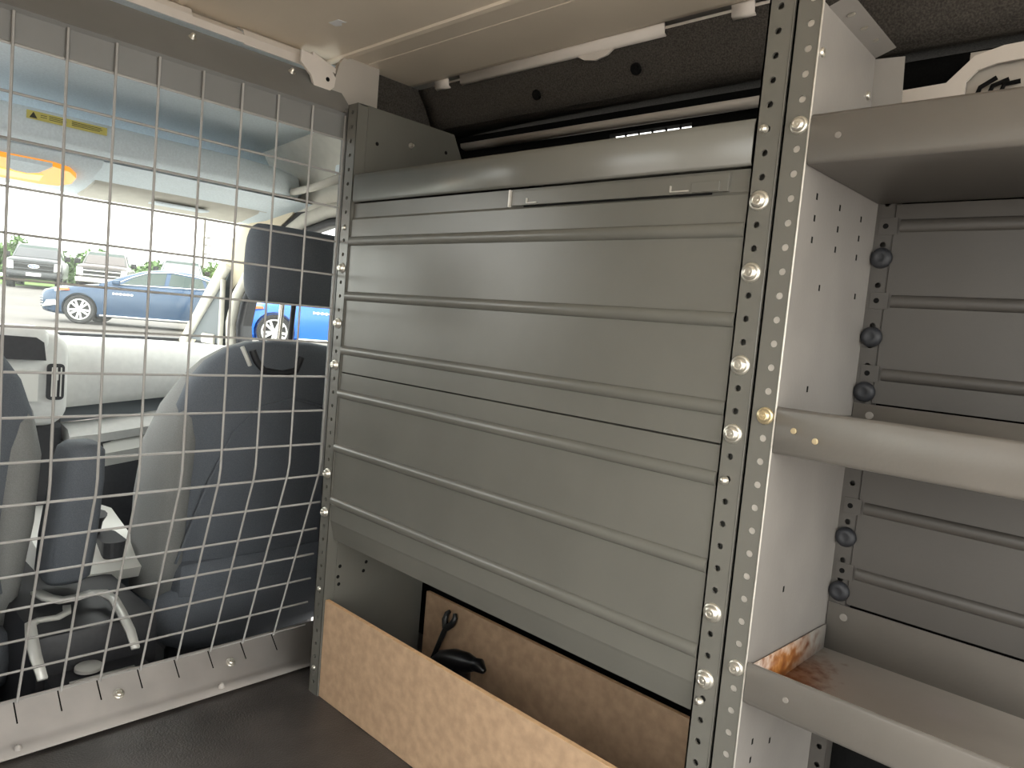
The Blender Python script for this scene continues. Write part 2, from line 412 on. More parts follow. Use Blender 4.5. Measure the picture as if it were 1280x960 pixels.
# pale body panel with a long cut-out at the right
mb = MB()
outer = [(0.80, 1.03), (0.80, 1.166), (0.872, 1.168), (0.884, 1.180), (0.900, 1.196), (0.93, 1.203), (1.60, 1.225), (1.60, 1.03)]
inner = [(0.894, 1.148), (0.894, 1.166), (0.905, 1.178), (0.925, 1.183), (1.45, 1.200), (1.45, 1.148)]
def poly_with_hole(mb, outer, inner, y, th):
    bm = mb.bm
    ov = [bm.verts.new((p[0], y, p[1])) for p in outer]; iv = [bm.verts.new((p[0], y, p[1])) for p in inner]
    es = [bm.edges.new((ov[i], ov[(i + 1) % len(ov)])) for i in range(len(ov))] + [bm.edges.new((iv[i], iv[(i + 1) % len(iv)])) for i in range(len(iv))]
    bmesh.ops.triangle_fill(bm, use_beauty=True, edges=es)
poly_with_hole(mb, outer, inner, 0.285, 0)
structure(mb.build('trim_10', PRIMER, solid=0.004), 'pale body side panel with a long cut-out above the tray')
mb = MB(); mb.box((0.892, 0.296, 1.14), (1.46, 0.302, 1.205))
structure(mb.build('trim_11', PLATE), 'greyish inner skin inside the body cut-out')
mb = MB()
for k, x in enumerate((0.905, 0.918, 0.93)):
    mb.tube([(x, 0.290, 1.146), (x + 0.004, 0.288, 1.158), (x + 0.02, 0.290, 1.168 - k * 0.004)], 0.0028, 6)
tag(mb.build('wiring_loom', BLACKF), 'dark wiring loom poking out of the pale body cut-out', 'wiring')

# dark bottom of the wall under the right shelves is wall_right itself; rear end stays open (rear doors open)

# ================================================================== LEFT SHELF UNIT
LU = thing('shelving_unit', (0.38, 0.0, ZF), 'grey steel shelving unit closed by ribbed front panels beside the wire partition', 'shelving')
def bolt(x, y, z, parent, r=0.0105, m=ZINC, axis=(0, -1, 0), name='bolt', label=None):
    b = MB()
    b.lathe([(r * 1.02, 0), (r, 0.0016), (r * 0.86, 0.0026), (r * 0.80, 0.0026), (r * 0.70, 0.0055), (r * 0.52, 0.0074), (r * 0.42, 0.0074), (r * 0.36, 0.0066), (r * 0.22, 0.0066), (r * 0.16, 0.0078), (0, 0.0080)], (x, y, z), axis, 20)
    o = b.build(name, m, parent, smooth=50)
    if label: o['label'] = label
    return o
def rivet(x, y, z, parent, r=0.0048, m=ZINC, axis=(0, -1, 0), h=0.004):
    b = MB(); b.lathe([(r, 0), (r, h * 0.55), (r * 0.75, h * 0.9), (0, h)], (x, y, z), axis, 12)
    return b.build('rivet', m, parent, smooth=60)
P = 0.0254
# left post (with holes) and end panel
zt = 1.19
ncell = int((zt - ZF) / P)
zfirst = 1.0989 - P / 2 - 40 * P   # hole grid measured on the post
while zfirst < ZF: zfirst += P
nl = int((zt - zfirst) / P)
mb = MB(); mb.perf((-0.0265, 0, zfirst), (1, 0, 0), (0, 0, 1), 0.0305, 0.0147, P, nl, 0.0034, 0.003)
mb.face([(-0.0265, 0, ZF), (0.004, 0, ZF), (0.004, 0, zfirst), (-0.0265, 0, zfirst)])
mb.face([(-0.0265, 0, zfirst + nl * P), (0.004, 0, zfirst + nl * P), (0.004, 0, zt), (-0.0265, 0, zt)])
mb.box((-0.0265, 0.0, ZF), (-0.0245, 0.028, zt)); 
mb.box((0.002, 0.0, ZF), (0.004, 0.022, zt))
mb.build('post', STEEL, LU)
mb = MB(); mb.prism([(0.022, ZF), (0.240, ZF), (0.240, 1.05), (0.262, 1.13), (0.228, 1.19), (0.022, 1.19)], 'x', 0.0035, 0.0058)
mb.box((-0.0245, 0.004, 1.188), (0.004, 0.226, 1.190))   # folded top flange
mb.build('end_panel', STEEL, LU)
for (y, z) in ((0.045, 1.128), (0.21, 1.150), (0.019 + .008, 0.315), (0.03, 0.335), (0.03, 0.300), (0.085, 0.316), (0.09, 0.333)):
    b = MB(); b.lathe([(0, 0.0004), (0.0036, 0.0004), (0.0036, 0)], (0.0058, y, z), (1, 0, 0), 10); b.build('punched_hole', BLACKF, LU)
bolt(0.0060, 0.122, 1.143, LU, 0.0052, ZINC, (1, 0, 0))
# right post
zfr = 1.0 - P / 2 - 36 * P
while zfr < ZF: zfr += P
nr = int((1.235 - zfr) / P)
X0, X1 = 0.7675, 0.7966
mb = MB(); mb.perf((X0, 0, zfr), (1, 0, 0), (0, 0, 1), X1 - X0, 0.7805 - X0, P, nr, 0.0036, 0.003)
mb.box((X0, 0.0, ZF), (X0 + 0.002, 0.03, zfr + nr * P)); mb.box((X1 - 0.002, 0.0, ZF), (X1, 0.232, 1.185)); mb.box((X0 + 0.002, 0.014, ZF), (X1 - 0.002, 0.016, zfr + nr * P))
mb.tube([(X1 - 0.001, 0.0008, ZF), (X1 - 0.001, 0.0008, zfr + nr * P)], 0.0012, 6)
mb.build('post', STEEL, LU)
for z in (0.975, 0.898, 0.797, 0.721, 0.517, 0.439): bolt(0.7805, 0, z, LU, 0.0108)
for z in (0.668, 0.412, 1.0505): rivet(0.7785, 0, z, LU, 0.0046, ZINC, (-0.3, -1, 0), 0.007)
for z in (0.896, 0.795, 0.718, 0.514, 0.44): bolt(-0.0118, 0, z, LU, 0.0095)
for z in (0.969, 0.292, 0.137): rivet(-0.0118, 0, z, LU, 0.0042)

# two ribbed front panels
def rib(z, x0, x1, y, parent, r=0.0085, sgn=-1, m=STEEL):
    b = MB()
    sec = [(y + 0.001, z + r)] + [(y + sgn * r * 0.85 * sin(pi * k / 10), z + r * cos(pi * k / 10)) for k in range(1, 10)] + [(y + 0.001, z - r)]
    b.loft([[(x, p[0], p[1]) for p in sec] for x in (x0, x1)])
    return b.build('rib', m, parent, smooth=45)
YP = 0.0035
mb = MB(); mb.strip([(YP + 0.004, 1.012), (YP + 0.0035, 0.987), (YP, 0.983), (YP, 0.708), (YP + 0.010, 0.7075)], 'x', 0.005, 0.768)
up = mb.build('front_panel', STEEL, LU, solid=0.0016)
for z in (0.9449, 0.8458, 0.7471): rib(z, 0.006, 0.7668, YP, up)
mb = MB(); mb.strip([(YP + 0.006, 0.7052), (YP, 0.7045), (YP, 0.428), (YP + 0.0015, 0.424), (YP + 0.010, 0.390), (YP + 0.018, 0.388)], 'x', 0.005, 0.768)
lp = mb.build('front_panel', STEEL, LU, solid=0.0016)
for z in (0.6669, 0.5662, 0.4658): rib(z, 0.006, 0.7668, YP, lp)
# latch plate on the upper strip
mb = MB(); mb.box((0.405, YP - 0.0028, 0.988), (0.742, YP + 0.003, 1.008), 0.0004)
pl = mb.build('latch_plate', STEEL, up)
b = MB(); b.box((0.403, YP - 0.0062, 0.986), (0.4065, YP - 0.002, 1.010), 0.0006); b.build('tab', GALV, pl)
b = MB(); b.box((0.437, YP - 0.005, 0.9905), (0.4385, YP - 0.002, 0.997)); b.box((0.437, YP - 0.0045, 0.990), (0.456, YP - 0.002, 0.9912)); b.build('tab', GALV, pl)
b = MB(); b.box((0.668, YP - 0.005, 0.991), (0.6695, YP - 0.002, 0.998)); b.box((0.668, YP - 0.0045, 0.9905), (0.693, YP - 0.002, 0.9917)); b.build('tab', GALV, pl)
b = MB(); b.box((0.697, YP - 0.0050, 0.9885), (0.732, YP - 0.002, 1.000), 0.0006); b.build('tab', STEEL, pl)
b = MB(); b.box((0.430, YP - 0.0012, 0.9855), (0.722, YP - 0.0004, 0.9875)); b.build('slot', BLACKF, pl)
# top tray with rolled front lip
mb = MB()
mb.strip([(0.232, 1.05), (0.232, 1.016), (0.006, 1.016), (0.001, 1.0145), (-0.001, 1.018), (-0.0012, 1.056), (0.0005, 1.0625), (0.0045, 1.0645), (0.0065, 1.061)], 'x', 0.010, 0.7665)
mb.build('shelf_tray', STEEL, LU, solid=0.0016, smooth=50)
mb = MB(); mb.strip([(0.232, 0.425), (0.232, 0.392), (0.022, 0.392)], 'x', 0.008, 0.766)  # unseen inner tray, added to keep the bottom bay dark
mb.build('shelf_tray', STEEL, LU, solid=0.0016)
# hardboard boards in the bottom bay
mb = MB(); mb.box((0.0055, 0.003, ZF + 0.001), (0.766, 0.0115, 0.2745), 0.0006)
for f in mb.bm.faces:
    if f.normal.z > 0.7 and f.calc_center_median().z > 0.27: f.material_index = 1
o = mb.build('hardboard_sheet', [MDF, MDFE]); tag(o, 'brown hardboard sheet standing across the front of the bottom bay', 'board')
mb = MB(); mb.box((0.030, 0.232, ZF + 0.001), (0.790, 0.240, 0.252), 0.0006)
for f in mb.bm.faces:
    if f.normal.z > 0.7 and f.calc_center_median().z > 0.24: f.material_index = 1
tag(mb.build('hardboard_sheet', [MDF, MDFE]), 'shadowed hardboard sheet at the back of the bottom bay behind the tools', 'board')
# tools in the bay
t = thing('wrench', (0.150, 0.19, ZF), 'dark open-ended wrench leaning on the rear hardboard sheet', 'tool')
a, bpt = Vector((0.105, 0.165, 0.088)), Vector((0.128, 0.205, 0.217))
mb = MB(); mb.tube([a, a.lerp(bpt, 0.5), bpt], [0.0055, 0.0045, 0.0060], 8); mb.build('handle', STEELTOOL, t, smooth=50)
d = (bpt - a).normalized(); side = Vector((1, 0, 0)); side = (side - d * side.dot(d)).normalized()
mb = MB(); mb.tube([bpt - d * 0.004 , bpt + side * 0.011 + d * 0.010, bpt + side * 0.012 + d * 0.024, bpt + side * 0.007 + d * 0.031], [0.007, 0.0065, 0.0055, 0.004], 8)
mb.tube([bpt - d * 0.004, bpt - side * 0.011 + d * 0.010, bpt - side * 0.012 + d * 0.022, bpt - side * 0.008 + d * 0.028], [0.007, 0.0065, 0.0055, 0.004], 8); mb.build('jaw', STEELTOOL, t, smooth=50)
t = thing('hand_drill', (0.235, 0.15, ZF), 'black drill-like hand tool lying dark in the bottom bay', 'tool')
mb = MB()
mb.tube([(0.165, 0.145, 0.172), (0.185, 0.148, 0.186), (0.215, 0.150, 0.197), (0.250, 0.150, 0.206), (0.268, 0.150, 0.210)], [0.012, 0.019, 0.021, 0.018, 0.012], 12)
mb.build('housing', SOILM, t, smooth=60)
mb = MB(); mb.tube([(0.262, 0.150, 0.209), (0.280, 0.150, 0.213), (0.294, 0.150, 0.207)], [0.0115, 0.0125, 0.005], 12); mb.build('chuck', SOILM, t, smooth=60)
mb = MB(); mb.tube([(0.232, 0.150, 0.200), (0.240, 0.150, 0.150), (0.242, 0.150, 0.088)], [0.019, 0.018, 0.021], 12); mb.build('handle', SOILM, t, smooth=60)

# ================================================================== RIGHT SHELF UNIT
RU = thing('shelving_unit', (1.2, 0.0, ZF), 'open grey steel shelving unit with lipped trays at the right', 'shelving')
XE, XR = 0.8265, 1.70
zfr2 = 0.975 - P / 2 + 0.0005 - 40 * P
while zfr2 < ZF: zfr2 += P
nr2 = int((1.235 - zfr2) / P)
X2 = 0.7980
mb = MB(); mb.perf((X2, 0.0005, zfr2), (1, 0, 0), (0, 0, 1), XE - X2, 0.8148 - X2, P, nr2, 0.0038, 0.0012)
mb.box((X2, 0.0005, ZF), (X2 + 0.0018, 0.020, zfr2 + nr2 * P))
mb.build('post', STEEL, RU)
mb = MB(); mb.box((X2 + 0.002, 0.0022, ZF + 0.01), (XE - 0.0022, 0.0032, zfr2 + nr2 * P - 0.01)); relabel(mb.build('backing_strip', GALV, RU), 'bright metal strip showing through the post holes')
mb = MB(); mb.tube([(XE - 0.0008, 0.0004, ZF), (XE - 0.0008, 0.0004, zfr2 + nr2 * P)], 0.0011, 6); mb.build('post_edge', GALV, RU)
mb = MB()
pts = [(0.0005, ZF), (0.232, ZF), (0.232, 1.06), (0.176, 1.10), (0.160, 1.167), (0.0005, 1.172)]
mb.prism(pts, 'x', XE - 0.0021, XE)
mb.face([(XE, 0.012, 1.171), (XE, 0.160, 1.167), (XE + 0.022, 0.160, 1.175), (XE + 0.022, 0.012, 1.179)])
mb.face([(XE, 0.170, 1.062), (XE, 0.160, 1.166), (XE + 0.032, 0.162, 1.164), (XE + 0.034, 0.172, 1.062)])
ep = mb.build('end_panel', STEEL4, RU)
for (y, z) in ((0.039, 0.984), (0.107, 0.984), (0.178, 0.983), (0.039, 0.961), (0.108, 0.960), (0.178, 0.960), (0.039, 0.938), (0.108, 0.937), (0.178, 0.937), (0.075, 0.890), (0.190, 0.891), (0.076, 0.776), (0.077, 0.543), (0.04, 0.372), (0.04, 0.350), (0.09, 0.355)):
    b = MB(); b.prism([(y - 0.0018, z - 0.0034), (y + 0.0018, z - 0.0034), (y + 0.0018, z + 0.0034), (y - 0.0018, z + 0.0034)], 'x', XE, XE + 0.0003); b.build('punched_slot', BLACKF, RU)
for y in (0.045, 0.085, 0.122): 
    b = MB(); b.lathe([(0, 0.0006), (0.003, 0.0006), (0.0042, 0)], (XE + 0.011, y, 1.1725), (0.3, 0, -1), 10); b.build('rivet', ZINC, RU)
rivet(XE, 0.008, 1.124, RU, 0.0050, ZINC, (1, 0, 0), 0.003); rivet(XE, 0.150, 1.121, RU, 0.0050, ZINC, (1, 0, 0), 0.003)
# rear post strip
YB = 0.232
zb0 = 0.960 - P / 2 - 40 * P
while zb0 < ZF: zb0 += P
nb = int((1.05 - zb0) / P)
mb = MB(); mb.perf((XE, YB, zb0), (1, 0, 0), (0, 0, 1), 0.021, 0.0115, P, nb, 0.0036, 0.0012)
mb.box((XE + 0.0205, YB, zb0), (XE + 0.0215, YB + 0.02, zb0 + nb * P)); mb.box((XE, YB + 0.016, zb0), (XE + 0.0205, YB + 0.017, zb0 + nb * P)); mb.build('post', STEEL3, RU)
# bolts on the front post
bolt(0.8148, 0.0005, 1.0505, RU, 0.0092); bolt(0.8148, 0.0005, 0.466, RU, 0.0088)
relabel(bolt(0.8148, 0.0005, 0.746, RU, 0.0092, BRASSY), 'yellowed bolt head')
# back panels, each with pressed ribs and end tabs
def back_panel(z0, z1, ribs):
    b = MB(); b.box((XE + 0.022, YB + 0.001, z0), (XR, YB + 0.0026, z1))
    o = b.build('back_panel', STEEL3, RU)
    for z in ribs:
        bb = MB()
        sec = [(YB + 0.0015, z + 0.008)] + [(YB + 0.001 - 0.005 * sin(pi * k / 8), z + 0.008 * cos(pi * k / 8)) for k in range(1, 8)] + [(YB + 0.0015, z - 0.008)]
        bb.loft([[(x, p[0], p[1]) for p in sec] for x in (XE + 0.0295, XR)])
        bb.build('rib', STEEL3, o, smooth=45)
        tb = MB(); tb.box((XE + 0.0045, YB - 0.0012, z - 0.0105), (XE + 0.026, YB - 0.0002, z + 0.0105), 0.0004)
        tb.lathe([(0, 0.0003), (0.0034, 0.0003), (0.0034, 0)], (XE + 0.0125, YB - 0.0012, z), (0, -1, 0), 12, 1)
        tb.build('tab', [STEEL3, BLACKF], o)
    return o
back_panel(0.761, 1.0095, (0.983, 0.890, 0.798))
back_panel(0.498, 0.706, (0.626, 0.540))
for z in (0.943, 0.844, 0.774, 0.690, 0.585, 0.513):
    b = MB(); b.lathe([(0.0128, 0), (0.0130, 0.003), (0.0110, 0.0068), (0.006, 0.0085), (0.0045, 0.0078), (0, 0.0078)], (XE + 0.0125, YB - 0.0012, z), (0, -1, 0), 20)
    b.build('rubber_plug', RUBBER, RU, smooth=50)
# three lipped trays
def tray(zd, zl, zback, m, name='shelf_tray', rusty=False):
    b = MB(); x0, x1 = XE + 0.0016, XR
    b.strip([(YB - 0.0022, zback), (YB - 0.0022, zd + 0.001), (0.004, zd), (0.0005, zd + 0.001), (-0.0012, zd + 0.005), (-0.0014, zl - 0.003), (0.0005, zl), (0.0035, zl - 0.001)], 'x', x0, x1)
    b.face([(x0 + 0.001, 0.006, zd), (x0 + 0.001, YB - 0.006, zd), (x0 + 0.001, YB - 0.006, zd + 0.034), (x0 + 0.001, 0.006, zl - 0.004)])
    b.bm.normal_update()
    for f in b.bm.faces:
        if abs(f.normal.z) > 0.9 or abs(f.normal.x) > 0.9: f.material_index = 1
    o = b.build(name, [STEEL2, m], RU, solid=0.0016, smooth=50)
    return o
tray(1.010, 1.0585, 1.045, STEEL2)
t2 = tray(0.708, 0.757, 0.759, STEEL2)
t3 = relabel(tray(0.432, 0.477, 0.496, DECKM), 'lowest tray in view, deck scuffed and rusty at the inner corner')
for (x, z, m) in ((0.848, 0.735, BRASSY), (0.871, 0.728, BRASSY), (0.873, 0.455, STEEL2), (0.857, 1.035, STEEL2)):
    b = MB(); b.lathe([(0.0034, 0), (0.003, 0.0012), (0.0016, 0.0015), (0, 0.0008)], (x, -0.0022, z), (0, -1, 0), 12); b.build('rivet', m, RU, smooth=50)
for (z) in (0.481, 0.745):
    b = MB(); b.lathe([(0.0052, 0), (0.0046, 0.0008), (0, 0.0008)], (XE + 0.022, YB - 0.0032, z), (0, -1, 0), 14); b.build('rivet', STEEL2, RU)

# ================================================================== PARTITION
PT = thing('wire_partition', (-0.10, -0.40, ZF), 'light grey welded wire mesh partition between cargo bay and cab', 'partition')
XP = -0.05; ZB = 0.519
sl = (-0.188 - XP) / (ZB - 0.127)
def pt(y, z):
    return (XP if z >= ZB else XP + (ZB - z) * sl, y, z)
ys = [0.009, -0.058, -0.124, -0.188, -0.253, -0.320, -0.380, -0.443, -0.507, -0.570, -0.634, -0.698, -0.762]
zs = [1.1339, 1.0713, 1.009, 0.946, 0.884, 0.8216, 0.7565, 0.6915, 0.6267, 0.5625]
cz = 0.5625
zs2 = [0.4996 - 0.0603 * k for k in range(7)]
mb = MB()
for y in ys:
    j = random.uniform(-0.001, 0.001)
    mb.tube([(XP + 0.002, y, 1.176), (XP + 0.002, y + j, 0.9), (XP, y, ZB + 0.012), (pt(y, ZB - 0.012)), pt(y + j, 0.30), (pt(y, 0.128)), (-0.176, y, 0.113)], 0.0021, 6)
mb.build('vertical_wires', SCREEN, PT, smooth=60)
mb = MB()
for z in zs + zs2:
    x = pt(0, z)[0] - 0.0036
    mb.tube([(x, -0.80, z), (x, -0.55, z + random.uniform(-.0008, .0008)), (x, -0.25, z + random.uniform(-.0008, .0008)), (x, 0.022 + max(0, (0.5 - z)) * 0.17, z)], 0.0021, 6)
mb.build('horizontal_wires', SCREEN, PT, smooth=60)
mb = MB()
mb.strip([(-0.056, 1.134), (-0.054, 1.136), (-0.054, 1.176), (-0.050, 1.181), (-0.056, 1.187), (-0.132, 1.260)], 'y', -0.82, 0.030)
tp = mb.build('top_sheet', PSHEET, PT, solid=0.002)
for y in (-0.249, -0.070, -0.43, -0.61):
    bolt(-0.1100, y, 1.2405, tp, 0.0062, ZINC, (0.69, 0, 0.73))
mb = MB()
mb.strip([(-0.192, 0.140), (-0.190, 0.1395), (-0.140, 0.0965), (-0.128, 0.0925), (-0.100, 0.0915)], 'y', -0.82, 0.105)
sr = mb.build('sill_plate', RAILM, PT, solid=0.002, smooth=20)
for y in ys[:]:
    b = MB()
    for (sa, sb) in ((0.03, 0.62),):
        p0 = Vector((-0.190, y - 0.006, 0.1395)).lerp(Vector((-0.140, y - 0.006, 0.0965)), sa); p1 = Vector((-0.190, y - 0.006, 0.1395)).lerp(Vector((-0.140, y - 0.006, 0.0965)), sb)
        nrm = Vector((0.65, 0, 0.76)) * 0.0014
        b.face([p0 + nrm, p0 + nrm + Vector((0, 0.0022, 0)), p1 + nrm + Vector((0, 0.0022, 0)), p1 + nrm])
    b.build('slot', BLACKF, sr)
for y in (-0.094, -0.297, -0.50): bolt(-0.1595, y, 0.1155, sr, 0.0092, ZINC, (0.65, 0, 0.76))
for y in (-0.13, -0.455): bolt(-0.118, y, 0.0935, sr, 0.006, RAILM, (0.1, 0, 1))
mb = MB(); mb.box((-0.062, 0.012, 0.50), (-0.046, 0.026, 1.19)); mb.build('side_frame', PSHEET, PT)

# ================================================================== CAB
# headliner and overhead storage shelf
mb = MB(); mb.strip([(-0.16, 1.295), (-0.5, 1.30), (-0.95, 1.27), (-1.02, 1.20)], 'y', -0.98, 0.43)
structure(mb.build('ceiling_cab', HEADL, solid=0.006, smooth=40), 'grey cab headliner')
OS = thing('overhead_shelf', (-0.9, -0.28, 1.13), 'pale grey overhead storage shelf above the windscreen', 'shelf')
mb = MB()
secs = []
for y in [-0.98, -0.7, -0.4, -0.1, 0.15, 0.27, 0.33, 0.37]:
    k = max(0, (y - 0.15) / 0.22)
    xo = 0.10 * k * k
    pr = [(-0.745 - xo, 1.135), (-0.738 - xo, 1.142), (-0.740 - xo, 1.190), (-0.748 - xo, 1.197), (-0.775 - xo, 1.192), (-1.12, 1.180), (-1.14, 1.10), (-1.00, 1.112), (-0.80 - xo, 1.125)]
    secs.append([(p[0], y, p[1]) for p in pr])
mb.loft(secs); mb.build('shelf_body', HEADL, OS, smooth=50)
# header panel between shelf and glass
mb = MB(); mb.loft([[(-0.80, y, 1.122), (-0.90, y, 1.104), (-1.02, y, 1.078), (-1.10, y, 1.068), (-1.12, y, 1.078), (-1.02, y, 1.10), (-0.86, y, 1.122)] for y in (-0.98, -0.5, -0.1, 0.3, 0.40)]); mb.build('header_panel', HEADL, OS, smooth=50)
# warning label on the shelf edge
t = thing('warning_label', (-0.738, -0.26, 1.175), 'yellow warning label stuck on the overhead shelf edge', 'label')
LX = -0.7365
mb = MB(); mb.box((LX - 0.001, -0.338, 1.171), (LX, -0.180, 1.1885)); mb.build('paper', YELLOW, t)
mb = MB(); mb.face([(LX + .0004, -0.333, 1.1735), (LX + .0004, -0.318, 1.1735), (LX + .0004, -0.3255, 1.1865)]); mb.build('warning_triangle', INK, t, solid=0.0004)
mb = MB()
for (y0, y1, z) in ((-0.312, -0.300, 1.1825), (-0.312, -0.300, 1.1785), (-0.296, -0.264, 1.184), (-0.296, -0.262, 1.1805), (-0.296, -0.268, 1.177), (-0.252, -0.192, 1.184), (-0.252, -0.190, 1.1805), (-0.252, -0.195, 1.177)):
    mb.box((LX, y0, z - 0.0006), (LX + 0.0004, y1, z + 0.0006))
mb.build('printed_lines', INK, t)
# amber dome lamp
t = thing('dome_lamp', (-0.95, -0.30, 1.10), 'lit amber dome lamp under the overhead shelf', 'lamp')
def lampz(x): return 1.098 + (x + 0.83) * 0.30
def lslab(pts, dz0, dz1):
    q = MB(); q.loft([[(x, y, lampz(x) + dz) for x, y in pts] for dz in (dz0, dz1)]); return q
lslab([(-0.83, -0.50), (-0.83, -0.262), (-0.842, -0.225), (-0.870, -0.203), (-0.905, -0.203), (-0.930, -0.225), (-0.937, -0.262), (-0.937, -0.50)], -0.006, 0.006).build('lens', AMBER, t, smooth=40)
lslab([(-0.826, -0.352), (-0.870, -0.340), (-0.880, -0.328), (-0.882, -0.300), (-0.868, -0.280), (-0.826, -0.264)], -0.0095, 0.0).build('switch', HEADL, t)
lslab([(-0.886, -0.36), (-0.893, -0.30), (-0.884, -0.268), (-0.918, -0.268), (-0.922, -0.36)], -0.0075, -0.005).build('bulb', AMBERHOT, t)
q = MB(); q.loft([[(-0.80, y, 1.124), (-0.812, y, 1.108), (-0.945, y, 1.070), (-0.965, y, 1.078), (-0.985, y, 1.10)] for y in (-0.52, -0.24, -0.195, -0.165)]); q.build('bezel', HEADL, t, smooth=40)
# sun visor
t = thing('sun_visor', (-0.98, 0.05, 1.08), 'pale folded sun visor over the passenger windscreen', 'visor')
mb = MB(); mb.loft([[(-0.94, y, 1.098), (-0.955, y, 1.106), (-1.08, y, 1.082), (-1.095, y, 1.072), (-1.08, y, 1.062), (-0.95, y, 1.086)] for y in (-0.14, -0.135, 0.30, 0.305)]); mb.build('flap', CABTRIM, t, smooth=60)
mb = MB(); mb.box((-1.03, 0.02, 1.068), (-0.975, 0.17, 1.0735), 0.002); mb.build('mirror_cover', HEADL, t)
mb = MB(); mb.tube([(-0.948, -0.14, 1.098), (-0.948, 0.33, 1.098)], 0.005, 8); mb.build('rod', CABTRIM, t)
# windscreen
YC = 0.42
mb = MB(); mb.face([(-1.70, -1.0, 0.655), (-1.70, YC, 0.655), (-1.10, 0.37, 1.10), (-1.10, -0.95, 1.10)])
structure(mb.build('window_1', GLASSM), 'windscreen glass')
mb = MB(); mb.box((-1.73, -1.0, 0.640), (-1.69, 0.41, 0.662), 0.004)
structure(mb.build('trim_12', RUBBER), 'black cowl seal along the foot of the windscreen')
# A pillar
mb = MB()
def apill(t): 
    a, b = Vector((-1.68, 0.415, 0.635)), Vector((-1.06, 0.372, 1.125)); return a.lerp(b, t)
secs = []
for t_ in (0, .1, .3, .5, .7, .9, 1.0, 1.08):
    c = apill(t_); w = 0.040 + 0.02 * abs(t_ - .5) + (0.05 if t_ > .95 else 0)
    secs.append([(c.x - 0.05, c.y + 0.03, c.z), (c.x + 0.00, c.y - 0.030, c.z + 0.02), (c.x + w, c.y - 0.028, c.z + 0.0), (c.x + w + 0.05, c.y + 0.02, c.z - 0.03), (c.x + w + .02, c.y + 0.06, c.z - .03)])
mb.loft(secs); structure(mb.build('trim_13', CREAM, smooth=60), 'cream windscreen pillar trim')
# passenger door: lower panel, window frame, glass
XD0, XD1 = -1.50, -0.42
mb = MB()
outer = [(-1.66, 0.0), (-1.66, 0.65), (-1.12, 1.10), (-0.98, 1.155), (-0.35, 1.165), (-0.35, 0.0)]
inner = [(-1.20, 0.655), (-1.215, 0.74), (-1.19, 0.82), (-1.12, 0.90), (-0.97, 0.985), (-0.82, 1.045), (-0.70, 1.065), (-0.45, 1.075), (-0.45, 0.675)]
poly_with_hole(mb, outer, inner, YC, 0)
do = structure(mb.build('door_1', PLASTD, solid=0.04), 'passenger door with dark inner panel')
mb = MB()
ring = inner
mb.tube([(p[0], YC - 0.025, p[1]) for p in ring], 0.012, 8, closed=True)
mb.build('window_seal', RUBBER, do, smooth=60)
mb = MB(); off = [(-1.25, 0.66), (-1.262, 0.745), (-1.225, 0.84), (-1.14, 0.925), (-0.98, 1.015), (-0.82, 1.078), (-0.70, 1.098), (-0.45, 1.108)]
mb.tube([(p[0], YC - 0.03, p[1]) for p in off], 0.021, 8); relabel(mb.build('window_frame', CABTRIM, do, smooth=60), 'grey door window frame')
mb = MB(); mb.face([(p[0], YC, p[1]) for p in inner]); structure(mb.build('window_2', GLASSM), 'passenger door window glass')
# quarter glass area: dark cover with grey outline
mb = MB(); mb.prism([(-1.55, 0.67), (-1.29, 0.67), (-1.29, 0.86), (-1.24, 0.93)], 'y', YC - 0.052, YC - 0.03); structure(mb.build('trim_14', DASHD), 'dark corner cover ahead of the door window')
mb = MB(); mb.tube([(-1.56, YC - 0.055, 0.665), (-1.45, YC - 0.055, 0.765), (-1.25, YC - 0.055, 0.935)], 0.014, 8); mb.tube([(-1.275, YC - 0.06, 0.66), (-1.278, YC - 0.06, 0.89)], 0.009, 8)
mb.box((-1.43, YC - 0.062, 0.665), (-1.33, YC - 0.05, 0.70), 0.008); structure(mb.build('trim_15', CABTRIM, smooth=50), 'grey corner trim strips ahead of the door window')
# header trim over the door, grab handle
mb = MB(); mb.loft([[(x, 0.30 - 0.03 * k, 1.29), (x, 0.365 - 0.02 * k, 1.235), (x, 0.388, 1.16), (x, 0.40, 1.105), (x, 0.45, 1.105), (x, 0.45, 1.30)] for x, k in ((-1.08, 1), (-0.9, .6), (-0.6, .2), (-0.3, 0), (-0.13, 0))])
structure(mb.build('trim_16', CABTRIM, smooth=60), 'ivory headlining trim above the passenger door')
mb = MB(); mb.prism([(0.25, 0.70), (0.45, 0.70), (0.45, 1.29), (0.32, 1.29), (0.335, 1.15)], 'x', -0.35, -0.13); structure(mb.build('trim_17', CABTRIM), 'ivory trim of the door pillar')
mb = MB(); mb.box((-0.40, 0.34, -0.2), (-0.13, 0.45, 0.72)); structure(mb.build('wall_right_cab', PLASTD), 'dark lower door pillar')
t = thing('grab_handle', (-0.72, 0.36, 1.17), 'ivory grab handle over the passenger door', 'handle')
mb = MB(); mb.tube([(-0.60, 0.375, 1.185), (-0.62, 0.34, 1.165), (-0.68, 0.325, 1.150), (-0.78, 0.325, 1.145), (-0.84, 0.335, 1.150), (-0.87, 0.372, 1.165)], [0.014, 0.012, 0.010, 0.010, 0.012, 0.014], 8); mb.build('grip', CABTRIM, t, smooth=60)
mb = MB(); mb.box((-0.63, 0.355, 1.160), (-0.57, 0.39, 1.215), 0.008); mb.build('mount', HEADL, t); mb = MB(); mb.box((-0.90, 0.36, 1.145), (-0.85, 0.39, 1.195), 0.008); mb.build('mount', HEADL, t)
